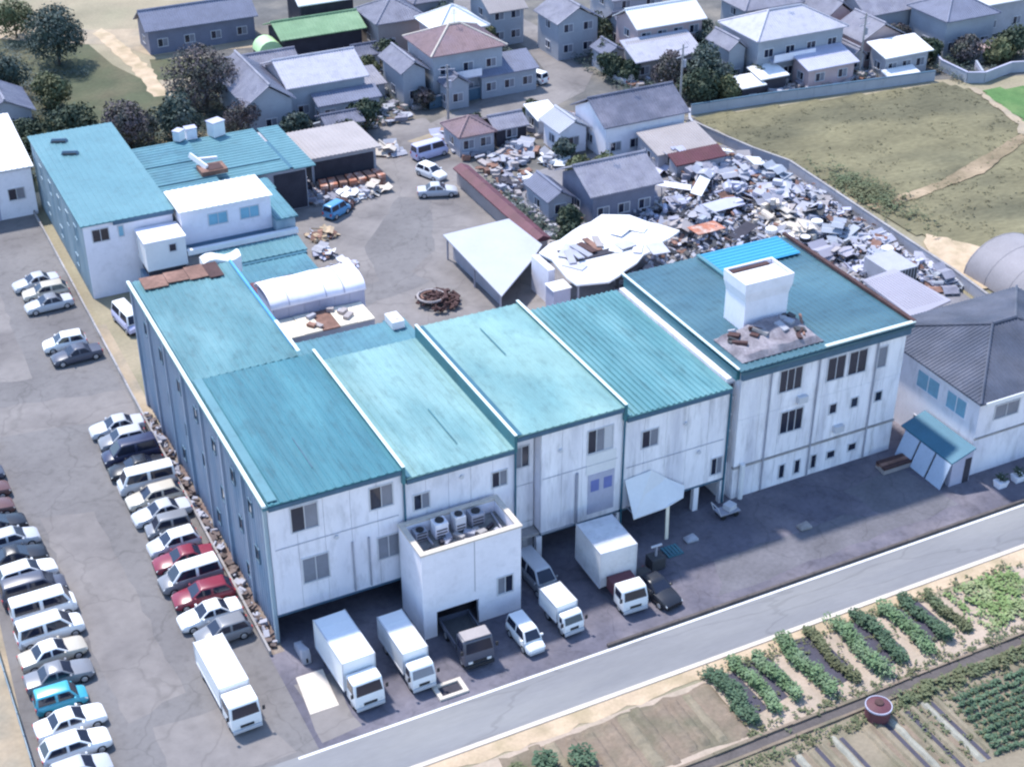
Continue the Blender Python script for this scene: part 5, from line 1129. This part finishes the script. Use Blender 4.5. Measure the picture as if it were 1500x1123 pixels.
house('dark_roof_house', 'dark tiled house touching the top edge left of the village road', 59.4, 65.4, 113.0, 119.0, 4.6, 6.8, 'hip', M_tgrey, M_bluew, wins=2)
house('dark_roof_house', 'grey tiled house at the right end of the top row beyond the cottages', 107.8, 111.6, 82.4, 87.6, 4.6, 6.4, 'gable', M_tgrey, M_pink, axis='y', wins=1)
for args in ((47.6, 76.8, 1.4, M_lilac, 'lilac heap at the yard entrance below the mauve cottage'), (53.6, 69.0, 1.8, M_greyw, 'grey heap in the plot behind the maroon wall'), (50.2, 66.2, 1.6, M_warmgrey, 'brown-grey heap between maroon wall and slate-tiled house'),
             (55.8, 64.6, 1.6, M_bwhite, 'white heap beside the annex of the slate-tiled house'), (47.0, 60.0, 1.5, M_dark, 'dark heap close behind the maroon wall'), (50.6, 60.4, 1.4, M_bwhite, 'white sheeting heap in the plot above the silver-tiled house'),
             (39.6, 75.6, 1.2, M_concl, 'cream heap at the corner of the grey-roofed store'), (62.6, 57.6, 1.8, M_greyw, 'grey heap right of the silver-tiled house')):
    heap(*args, big=1.4)
# utility poles
def pole(x, y, h, lab, arm=0.0):
    t = thing('utility_pole', lab, 'utility pole', (x, y, 0), group='utility poles')
    MB().tube((x, y, 0), (x, y, h), .17, .11, n=10).build('pole_shaft', M_conc, t, smooth=.6)
    for z in (h-.6, h-1.6): MB().obox((x, y+.14, z), (2.0, .1, .12), (0, 0, arm)).build('crossarm', M_pipe, t)
    MB().tube((x+.32, y, h-2.9), (x+.32, y, h-2.0), .22, n=10).build('transformer', M_pipe, t)
pole(76.0, 69.6, 9.5, 'concrete utility pole at the end of the field lane', .3)
pole(49.2, 79.6, 8.0, 'concrete utility pole where the yard meets the village road', -.3)
pole(105.2, 71.6, 8.5, 'concrete utility pole between the white villa and cottages', .2)
# ================================================================ VEHICLES
def car_meshes(L, W, H, hood, trunk, zs, rake_f, rake_r, nose=.0):
    """shared meshes for one body shape; x forward, origin on the ground under the middle"""
    h = L/2; hw = W/2; d = {}
    def ring(x, w_, zb, zt, cr=.06):
        return [(x, -w_*.90, zb), (x, -w_, zb+.18), (x, -w_*.99, zt-.16), (x, -w_*.90, zt-.03), (x, -w_*.5, zt+cr*.6), (x, 0, zt+cr),
                (x, w_*.5, zt+cr*.6), (x, w_*.90, zt-.03), (x, w_*.99, zt-.16), (x, w_, zb+.18), (x, w_*.90, zb)]
    xw, xr = h-hood, -h+trunk                     # cowl and rear deck
    mb = MB()
    mb.loft([ring(-h, hw*.84, .34, zs-.12, .02), ring(-h+.10, hw*.93, .24, zs-.02), ring(-h+.6, hw, .20, zs+.02), ring(xr+.1, hw, .20, zs+.03), ring(xw, hw, .20, zs+.03),
             ring(h-.75, hw*.99, .20, zs-.06-nose), ring(h-.22, hw*.92, .22, zs-.16-nose), ring(h-.03, hw*.80, .30, zs-.30-nose, .02)])
    d['body'] = mb.mesh('body', smooth=.6)
    b0, b1 = xr-.02, xw+.05; t0, t1 = b0+rake_r, b1-rake_f; wb, wt = hw*.90, hw*.74
    cb = MB(); zc = zs
    def cr(x0, x1, w_, z): return [(x0, -w_, z), (x1, -w_, z), (x1, w_, z), (x0, w_, z)]
    cb.loft([cr(b0, b1, wb, zc), cr(t0, t1, wt, H-.05), cr(t0+.12, t1-.12, wt-.10, H)])
    d['cabin'] = cb.mesh('cabin', smooth=.55, bevel=.05)
    def pane(p, inset, off):                      # p: 4 corners ccw seen from outside, pulled in and set proud
        p = [Vector(q) for q in p]; c = sum(p, Vector())/4; n_ = (p[1]-p[0]).cross(p[2]-p[0]).normalized()
        q = [a.lerp(c, inset)+n_*off for a in p]; m_ = MB(); lo = [a-n_*.02 for a in q]
        m_.hexa([lo[0], lo[1], lo[2], lo[3], *q]); return m_
    zt = H-.07
    d['windshield'] = pane([(b1, -wb, zc+.02), (b1, wb, zc+.02), (t1, wt, zt), (t1, -wt, zt)], .14, .014).mesh('windshield')
    d['rear_window'] = pane([(b0, wb, zc+.04), (b0, -wb, zc+.04), (t0, -wt, zt), (t0, wt, zt)], .18, .014).mesh('rear_window')
    for sgn in (-1, 1):
        xm = (b0+b1)/2
        for nm, xa, xb, ta, tb_ in (('a', b0+.12, xm-.03, t0+.05, xm-.03), ('b', xm+.03, b1-.12, xm+.03, t1-.05)):
            p = [(xa, sgn*wb, zc+.03), (xb, sgn*wb, zc+.03), (tb_, sgn*wt, zt), (ta, sgn*wt, zt)]
            if sgn > 0: p = [p[1], p[0], p[3], p[2]]
            d['side%d%s' % (sgn, nm)] = pane(p, .11, .014).mesh('side_window')
    r = .31
    wm = MB(); n = 14
    wm.tube((0, -.10, 0), (0, .10, 0), r, n=n); d['wheel'] = wm.mesh('wheel', smooth=.6)
    wr = MB(); wr.tube((0, .10, 0), (0, .125, 0), r*.66, r*.5, n=n); d['rim'] = wr.mesh('rim', smooth=.4)
    d['lamp'] = MB().loft([[(-.10, -.17, -.07), (.10, -.13, -.07), (.08, .17, -.06), (-.14, .17, -.06)], [(-.20, -.16, .08), (-.02, -.12, .06), (-.06, .16, .07), (-.24, .16, .08)]]).mesh('headlight')
    d['tail'] = MB().box(-.05, .05, -.10, .10, -.14, .14).mesh('tail_light')
    d['mirror'] = MB().box(-.07, .07, -.10, .10, -.07, .07).mesh('mirror', bevel=.02)
    d['bumper'] = MB().loft([[(h-.28, -hw*.88, .24), (h-.02, -hw*.74, .24), (h-.02, hw*.74, .24), (h-.28, hw*.88, .24)], [(h-.26, -hw*.89, .42), (h, -hw*.75, .42), (h, hw*.75, .42), (h-.26, hw*.89, .42)]]).mesh('bumper')
    d['dims'] = dict(h=h, hw=hw, zs=zs, xw=xw, xr=xr, r=r, b1=b1, nose=nose, H=H)
    return d
SHAPES = {
    'sedan': car_meshes(4.5, 1.72, 1.42, 1.35, .95, .88, .75, .60),
    'hatch': car_meshes(3.9, 1.68, 1.50, 1.05, .10, .92, .75, .35),
    'kei': car_meshes(3.4, 1.48, 1.66, .62, .03, .95, .50, .16),
    'minivan': car_meshes(4.6, 1.72, 1.84, .80, .04, 1.02, .75, .22),
    'wagon': car_meshes(4.4, 1.70, 1.50, 1.25, .12, .92, .75, .50),
    'van': car_meshes(4.5, 1.70, 1.95, .35, .02, 1.10, .45, .10),
}
def plain(name, me, m, parent, loc=(0, 0, 0), rz=0, sc=None, label=None):
    if not me.materials: me.materials.append(m)
    o = bpy.data.objects.new(name, me); COL.objects.link(o); o.parent = parent; o.location = loc; o.rotation_euler = (0, 0, rz)
    o.material_slots[0].link = 'OBJECT'; o.material_slots[0].material = m
    if label: o['label'] = label
    if sc: o.scale = sc
    OFF[o.name] = Vector((0, 0, 0)); return o
def car(shape, x, y, heading, pm, label, cat='car', group='cars parked in the left car park', roofm=None, glass=M_glass, name='parked_car', roof_label=None):
    d = SHAPES[shape]; D = d['dims']
    t = thing(name, label, cat, (x, y, 0), heading, group); local(t)
    b = plain('body', d['body'], pm, t); plain('cabin', d['cabin'], roofm or pm, t, label=roof_label)
    plain('windshield', d['windshield'], glass, t); plain('rear_window', d['rear_window'], M_glass, t)
    for s_ in (-1, 1):
        for k in 'ab': plain('side_window', d['side%d%s' % (s_, k)], M_glass, t)
        for wx in (D['h']-.78, -D['h']+.72):
            wh = plain('wheel', d['wheel'], M_tyre, t, (wx, s_*(D['hw']-.085), D['r']))
            plain('rim', d['rim'], M_rim, wh, (0, 0, 0), 0 if s_ > 0 else math.pi)
        plain('headlight', d['lamp'], M_lamp, t, (D['h']-.14, s_*D['hw']*.66, D['zs']-.30-D['nose']), 0, (1, s_, 1))
        plain('tail_light', d['tail'], M_tail, t, (-D['h']+.03, s_*D['hw']*.72, D['zs']-.24))
        plain('mirror', d['mirror'], pm, t, (D['b1']-.28, s_*(D['hw']+.04), D['zs']+.10))
    plain('bumper', d['bumper'], M_plastic if pm not in (P_white, P_silver) else P_silver, t)
    return t
PI = math.pi
# outer row of the car park, noses pointing at the factory
OUTER = [
    ('minivan', -15.4, 33.6, P_black, None, 'black minivan farthest back in the outer parking row, cut by the left edge'),
    ('sedan', -15.5, 29.0, P_slate, None, 'dark slate sedan second farthest back in the outer parking row'),
    ('hatch', -15.2, 26.5, P_brown, None, 'dark brown hatchback with pale lamps, farther of two brown cars at the left edge'),
    ('wagon', -15.6, 24.0, P_brown, None, 'dark brown wagon with pale lamps, nearer of two brown cars at the left edge'),
    ('sedan', -15.2, 21.6, P_black, None, 'black sedan just in front of the two brown cars at the left edge'),
    ('hatch', -14.4, 19.3, P_silver, None, 'silver hatchback between two black cars in the outer parking row'),
    ('sedan', -14.6, 17.0, P_black, None, 'black sedan just behind the white hatchback in the outer row'),
    ('wagon', -14.3, 14.8, P_white, None, 'white wagon between two dark cars in the outer parking row'),
    ('minivan', -14.2, 12.6, P_slate, None, 'dark slate minivan behind the white van in the outer row'),
    ('van', -14.0, 10.2, P_white, None, 'tall white van with square roof in the outer parking row'),
    ('minivan', -14.1, 7.7, P_white, None, 'white minivan beside the tall white van, nearer the camera'),
    ('sedan', -14.4, 5.3, P_beige, P_white, 'cream-white sedan behind the dark grey car in the outer row'),
    ('sedan', -14.5, 2.9, P_grey, None, 'dark grey sedan next to the teal car'),
    ('kei', -14.9, .5, P_teal, None, 'bright teal compact car in the outer parking row'),
    ('sedan', -14.8, -1.8, P_white, None, 'white sedan between the teal car and the nearest white car'),
    ('wagon', -15.0, -4.1, P_white, None, 'white wagon with a large dark windscreen, nearest whole car of the outer row'),
    ('hatch', -15.2, -6.4, P_silver, None, 'silver hatchback cut off by the bottom edge of the picture')]
for i, (sh, x, y, pm, rm, lab) in enumerate(OUTER):
    car(sh, x, y, R(random.uniform(-3, 3)+2), pm, lab, roofm=rm, group='cars in the outer parking row')
INNER = [
    ('sedan', 31.2, P_silver, None, 'silver sedan farthest back in the row along the blue factory wall'),
    ('hatch', 29.0, P_grey, P_silver, 'dark grey hatchback with silver roof, second from the far end by the blue wall'),
    ('minivan', 26.7, P_navy, None, 'dark navy minivan parked against the blue factory wall'),
    ('sedan', 24.5, P_black, None, 'black sedan between the navy minivan and the silver van by the blue wall'),
    ('van', 22.2, P_silver, P_white, 'silver van with bright white roof beside the black sedan'),
    ('wagon', 19.9, P_beige, None, 'grey-beige wagon in the middle of the row along the blue wall'),
    ('sedan', 17.7, P_silver, None, 'silver sedan next to the grey-beige wagon by the blue wall'),
    ('kei', 15.6, P_grey, None, 'small dark grey car between two silver cars by the blue wall'),
    ('hatch', 13.5, P_silver, P_white, 'silver hatchback with white roof behind the first dark red car'),
    ('sedan', 11.3, P_red, None, 'dark red sedan farther from the camera by the blue wall'),
    ('minivan', 9.0, P_grey, P_white, 'white-roofed dark minivan between the two dark red cars'),
    ('wagon', 6.7, P_red, None, 'dark red wagon nearer the white box truck'),
    ('sedan', 4.4, P_white, None, 'white sedan next behind the white box truck in the car park'),
    ('hatch', 2.2, P_grey, None, 'grey hatchback tucked close behind the white box truck')]
for sh, y, pm, rm, lab in INNER:
    car(sh, -3.55+random.uniform(-.15, .15), y, PI+R(random.uniform(-3, 3)), pm, lab, roofm=rm, group='cars along the blue factory wall')
car('sedan', -4.3, 60.4, PI+R(4), P_silver, 'silver sedan farthest back beside the pale teal workshop wall', group='cars by the workshop wall')
car('wagon', -3.9, 57.9, PI+R(-3), P_beige, 'cream wagon with dark windscreen between two silver cars by the workshop', group='cars by the workshop wall')
car('sedan', -4.1, 55.4, PI+R(2), P_silver, 'silver sedan nearest the camera of the three by the workshop', group='cars by the workshop wall', roofm=P_grey)
car('hatch', -4.4, 47.2, PI+R(-4), P_white, 'white hatchback of the pair standing alone mid car park', group='pair of cars mid car park')
car('sedan', -3.9, 44.6, PI+R(2), P_slate, 'dark slate sedan of the pair standing alone mid car park', group='pair of cars mid car park')
car('van', 1.9, 48.6, -PI/2+R(8), P_lilac, 'lilac van with white roof squeezed between the two blue buildings', cat='van', roofm=P_white, group='vans')
car('hatch', 41.4, 67.2, -PI/2+R(20), P_white, 'white hatchback standing by the maroon wall in the yard', group='vehicles in the yard')
car('sedan', 40.0, 62.4, -PI/2+R(70), P_silver, 'silver sedan turned sideways by the head of the maroon wall', group='vehicles in the yard')
car('van', 43.6, 72.6, R(10), P_lilac, 'lilac van parked at the yard entrance', cat='van', group='vehicles in the yard')
car('kei', 28.2, 62.6, R(30), P_blue, 'bright blue small car by the open end of the cyan workshop', group='vehicles in the yard')
car('kei', 66.0, 88.8, PI/2+R(20), P_white, 'white small car by the corner of the pink-tiled house wall', group='cars in the village')
car('hatch', 76.0, 84.0, R(100), P_silver, 'silver hatchback at the edge of the village road', group='cars in the village')

mb = MB(); mb2 = MB()
for _ in range(190):
    (mb if random.random() < .6 else mb2).obox((random.uniform(-.92, -.42), random.uniform(-.5, 33), random.uniform(.03, .35)), (random.uniform(.1, .6), random.uniform(.1, .7), random.uniform(.05, .35)), (random.uniform(-.4, .4), random.uniform(-.4, .4), random.uniform(0, 3)))
tag(mb.build('wall_clutter', mat('dull_brown_junk', (.15, .115, .105), .9, .3, .8, 4, .2)), kind='stuff'); tag(mb2.build('wall_clutter', M_pipe), kind='stuff')
t = thing('net_fence', 'pale teal net fence along the outer edge of the left car park', 'fence', (-17.7, 5, 0))
for k in range(16):
    MB().tube((-17.75, -11+k*2.2, 0), (-17.75, -11+k*2.2, 1.1), .035, n=6).build('post', M_siding2, t)
    if k < 15: bx('net_panel', M_siding2, t, -17.765, -17.735, -11+k*2.2+.05, -11+(k+1)*2.2-.05, .1, 1.0)
# ---------------------------------------------------------------- trucks
def wheelset(t, spots, r=.42, w_=.24):
    for x, y in spots:
        wh = MB().tube((x, y-w_/2, r), (x, y+w_/2, r), r, n=16).build('wheel', M_tyre, t, smooth=.6)
        s_ = 1 if y > 0 else -1
        MB().tube((x, y+s_*w_/2, r), (x, y+s_*(w_/2+.02), r), r*.55, n=12).build('rim', M_rim, wh)
def truck(x, y, heading, L, W, cab_l, cab_h, pm, label, box=None, bed=False, boxm=None, group='trucks in front of the factory', cat='truck', name='box_truck', glass=M_glass, gap=.12):
    """cab-over truck: x forward, nose at +L/2"""
    t = thing(name, label, cat, (x, y, 0), heading, group); local(t)
    h = L/2; hw = W/2; cx0 = h-cab_l
    MB().box(-h+.05, h-.1, -hw*.55, hw*.55, .45, .72).build('chassis', M_chassis, t)
    zc = .48
    cabm = MB()
    prof = [(cx0, zc), (h-.04, zc), (h, zc+.25), (h-.02, zc+(cab_h-zc)*.50), (h-.30, cab_h-.08), (h-.42, cab_h), (cx0+.12, cab_h), (cx0, cab_h-.12)]
    rings = []
    for yy, k in ((-hw, .0), (-hw+.0, .0), (hw, .0)): pass
    cabm.loft([[(px, -hw*(.97 if pz > zc+.9 else 1), pz) for px, pz in prof], [(px, hw*(.97 if pz > zc+.9 else 1), pz) for px, pz in prof]])
    cab = cabm.build('cab', pm, t, bevel=.05, smooth=.5)
    a, b = (h-.02, zc+(cab_h-zc)*.50), (h-.30, cab_h-.08)
    n_ = Vector((b[1]-a[1], 0, a[0]-b[0])).normalized()
    lo, hi = Vector((a[0], 0, a[1])).lerp(Vector((b[0], 0, b[1])), .08), Vector((a[0], 0, a[1])).lerp(Vector((b[0], 0, b[1])), .90)
    q = lambda p, yy, o: (p.x+n_.x*o, yy, p.z+n_.z*o)
    MB().hexa([q(lo, -hw*.88, 0), q(lo, hw*.88, 0), q(hi, hw*.80, 0), q(hi, -hw*.80, 0), q(lo, -hw*.88, .02), q(lo, hw*.88, .02), q(hi, hw*.80, .02), q(hi, -hw*.80, .02)]).build('windshield', glass, cab)
    for s_ in (-1, 1):
        MB().prism([(cx0+.25, s_*(hw*.98)), (h-.42, s_*(hw*.98)), (h-.42, s_*(hw*.98+.035)), (cx0+.25, s_*(hw*.98+.035))], zc+(cab_h-zc)*.52, cab_h-.16).build('side_window', M_glass, cab)
        MB().box(h-.03, h+.025, s_*hw*.62-.16, s_*hw*.62+.16, zc+.18, zc+.36).build('headlight', M_lamp, cab)
        MB().obox((h-.05, s_*(hw+.18), zc+(cab_h-zc)*.66), (.08, .18, .32)).build('mirror', M_plastic, cab)
    MB().box(h-.05, h+.09, -hw*.96, hw*.96, .30, .56).build('bumper', M_plastic if pm != P_white else P_silver, t, bevel=.03)
    MB().box(h-.01, h+.022, -hw*.45, hw*.45, zc+.16, zc+.38).build('grille', M_plastic, cab)
    if box:
        bh, bw = box; bxm = boxm or P_white; x0, x1 = -h, cx0-gap; zb = .80
        body = MB().box(x0, x1, -bw/2, bw/2, zb, bh).build('cargo_box', bxm, t, bevel=.03)
        for sx in (x0, x1):
            for sy in (-1, 1): MB().box(sx-.04, sx+.04, sy*(bw/2-.03), sy*(bw/2+.03), zb, bh+.01).build('corner_post', M_alu, body)
        for sy in (-1, 1):
            MB().box(x0+.05, x1-.05, sy*(bw/2-.05), sy*(bw/2+.025), bh-.09, bh+.02).build('top_rail', M_alu, body)
            MB().box(x0+.05, x1-.05, sy*(bw/2-.05), sy*(bw/2+.03), zb-.06, zb+.05).build('bottom_rail', M_alu, body)
        nr = int((x1-x0)/.9)
        for k in range(1, nr): MB().box(x0+(x1-x0)*k/nr-.02, x0+(x1-x0)*k/nr+.02, -bw/2+.06, bw/2-.06, bh+.001, bh+.02).build('roof_rib', bxm, body)
        for sy in (-1, 1): MB().box(x0-.03, x0-.002, sy*bw/4-bw/4+.04, sy*bw/4+bw/4-.04, zb+.06, bh-.06).build('rear_door', M_alu, body)
    if bed:
        x0, x1 = -h, cx0-.1
        bd = MB().box(x0, x1, -hw, hw, .78, .90).build('flatbed', M_chassis, t)
        for sy in (-1, 1): MB().box(x0, x1, sy*hw-.04, sy*hw+.04, .905, 1.3).build('side_board', pm, bd)
        MB().box(x0, x0+.06, -hw+.05, hw-.05, .905, 1.3).build('tail_board', pm, bd)
    wheelset(t, [(h-cab_l*.48, -hw+.16), (h-cab_l*.48, hw-.16), (-h+1.0, -hw+.18), (-h+1.0, hw-.18)])
    return t
truck(-4.85, -3.75, -PI/2+R(2), 7.2, 2.05, 1.9, 2.3, P_white, 'long white box truck in the car park beside the blue factory corner', box=(2.5, 2.0), group='trucks beside the car park', gap=.22)
truck(3.0, -5.7, -PI/2+R(2), 6.6, 2.1, 1.55, 2.35, P_white, 'white box truck with dark windscreen backed to the dock left of the annex', box=(3.2, 2.3))
truck(6.9, -6.2, -PI/2+R(1), 5.6, 1.75, 1.25, 2.0, P_white, 'narrower white box truck standing close to the annex wall', box=(2.6, 1.8), glass=M_glass2)
truck(11.3, -6.3, -PI/2+R(-2), 4.6, 2.2, 1.5, 2.4, P_slate, 'dark truck with pale roof nose-out under the annex opening', bed=True)
tr = bx('roof_board', M_warmgrey, bpy.data.objects[[o.name for o in bpy.data.objects if o.get('label', '').startswith('dark truck with pale roof')][0]], .95, 1.95, -.95, .95, 2.43, 2.50)
truck(23.6, -5.2, -PI/2+R(-2), 6.6, 2.0, 1.5, 2.1, P_white, 'tall white box truck with square high body right of the annex', box=(3.9, 2.9), boxm=mat('dirty_white_box', (.60, .60, .62), .5, .08, .6, 4, .05, grime=.25), gap=1.25)
bx('rust_strip', M_maroon, bpy.data.objects[[o.name for o in bpy.data.objects if o.get('label', '').startswith('tall white box truck with square')][0]], 0.62, 1.70, -.95, .95, .80, 1.75)
truck(18.4, -6.9, -PI/2+R(3), 3.4, 1.6, .95, 1.75, P_white, 'small white boxy van between the annex and the tall box truck', box=(2.15, 1.65), name='small_van', cat='van')
car('kei', 15.2, -7.6, -PI/2+R(2), P_white, 'small white car with dark windscreen at the annex corner', group='small vehicles in front of the factory')
car('minivan', 18.9, -2.2, -PI/2+R(2), P_grey, 'grey minivan in the shade between the annex and the stair bay', group='small vehicles in front of the factory', roofm=P_silver)
car('sedan', 25.9, -7.2, -PI/2+R(8), P_black, 'black car in deep shade right of the tall box truck', group='small vehicles in front of the factory')

# ---------------------------------------------------------------- small things on the front apron
t = thing('hand_cart', 'grey hand cart beside the white duct at the office block foot', 'cart', (35.8, -1.6, 0))
MB().box(34.9, 36.7, -2.1, -1.1, .45, .55).build('cart_deck', M_pipe, t)
for p in (((34.9, -2.1, .5), (34.6, -2.1, 1.3)), ((34.9, -1.1, .5), (34.6, -1.1, 1.3)), ((34.6, -2.1, 1.3), (34.6, -1.1, 1.3))): MB().tube(*p, .04).build('handle', M_alu, t)
for x in (35.2, 36.4):
    for y in (-2.0, -1.2): MB().tube((x, y-.06, .2), (x, y+.06, .2), .2, n=12).build('wheel', M_tyre, t)
MB().obox((36.0, -1.6, .8), (.8, .7, .45), (0, 0, .3)).build('load', M_alu, t)
t = thing('pale_plank', 'pale wooden plank leaning against the loading canopy edge', 'plank', (29.9, -2.0, 0))
MB().obox((30.2, -1.75, 1.3), (.28, .08, 2.7), (R(-14), R(8), 0)).build('plank_board', M_cream, t)
t = thing('teal_pallet', 'teal pallet lying on the apron in front of the loading canopy', 'pallet', (29.6, -3.6, 0))
for k in range(5): bx('slat', M_sky2, t, 28.9+k*.28, 29.1+k*.28, -4.2, -3.0, .14, .19)
for y in (-4.1, -3.6, -3.1): bx('runner', M_sky2, t, 28.9, 30.25, y-.06, y+.06, 0, .137)
for k, (x, y, lab) in enumerate(((31.6, -3.0, 'grey sack on the shaded apron behind the teal pallet'), (40.2, -5.6, 'pale sack alone on the apron in front of the office block'))):
    t = thing('sack', lab, 'sack', (x, y, 0)); 
    MB().loft([[(x-.5, y-.35, 0), (x+.5, y-.4, 0), (x+.45, y+.35, 0), (x-.5, y+.3, 0)], [(x-.55, y-.4, .2), (x+.5, y-.4, .25), (x+.5, y+.4, .25), (x-.5, y+.35, .2)], [(x-.25, y-.2, .42), (x+.3, y-.15, .4), (x+.2, y+.2, .45), (x-.3, y+.1, .4)]]).build('sack_body', M_conc if k else M_greyw, t, smooth=1.2, bevel=.05)
t = thing('drain_slab', 'pale concrete drain frame with dark hole at the road edge below the annex', 'drain', (8.4, -9.6, 0))
for a in ((7.5, 9.6, -10.3, -10.05), (7.5, 9.6, -9.1, -8.85), (7.5, 7.8, -10.04, -9.11), (9.3, 9.6, -10.04, -9.11)): bx('frame_side', M_concl, t, *a, .005, .16)
bx('pit', M_dark, t, 7.81, 9.29, -10.04, -9.11, .006, .03)
t = thing('concrete_ramp', 'pale concrete ramp slab between the factory corner and first dock truck', 'ramp', (.9, -6.0, 0))
MB().prism([(-.6, -7.6), (1.4, -7.6), (1.6, -4.0), (-.3, -4.0)], 0, [.03, .03, .16, .16]).build('slab', M_concl, t)
for k, (x, y, sx, lab) in enumerate(((.9, -2.0, 1.3, 'grey motorbike under a cover at the blue factory corner'), (27.5, -4.6, .9, 'dark machine beside the tall white box truck'), (51.5, -2.2, 1.4, 'low brown stack of timber at the right foot of the office block'))):
    t = thing(('covered_motorbike', 'dark_machine', 'timber_stack')[k], lab, ('motorbike', 'machine', 'timber')[k], (x, y, 0))
    if k == 0:
        MB().loft([[(x-.3, y-1, .02), (x+.3, y-1, .02), (x+.3, y+1, .02), (x-.3, y+1, .02)], [(x-.32, y-.9, .6), (x+.32, y-.9, .6), (x+.3, y+.9, .6), (x-.3, y+.9, .6)], [(x-.3, y-.7, 1.1), (x+.3, y-.7, 1.1), (x+.12, y+.4, .8), (x-.12, y+.4, .8)]]).build('cover', M_greyw, t, smooth=1, bevel=.05)
        for yy in (-.75, .75): MB().tube((x-.06, y+yy, .28), (x+.06, y+yy, .28), .28, n=12).build('wheel', M_tyre, t)
    elif k == 1:
        MB().box(x-.6, x+.6, y-.5, y+.5, .1, 1.1).build('housing', M_chassis, t, bevel=.05); MB().tube((x, y, 1.1), (x, y, 2.0), .1).build('mast', M_pipe, t); MB().obox((x, y, 2.0), (.9, .12, .12)).build('arm', M_alu, t)
    else:
        for j in range(9): MB().box(x-1.4+.05*(j % 3), x+1.4-.06*(j % 2), y-.6+(j % 3)*.42, y-.22+(j % 3)*.42, .01+(j//3)*.2, .19+(j//3)*.2).build('timber', random.choice([M_rust, M_dkrust, M_warmgrey]), t)
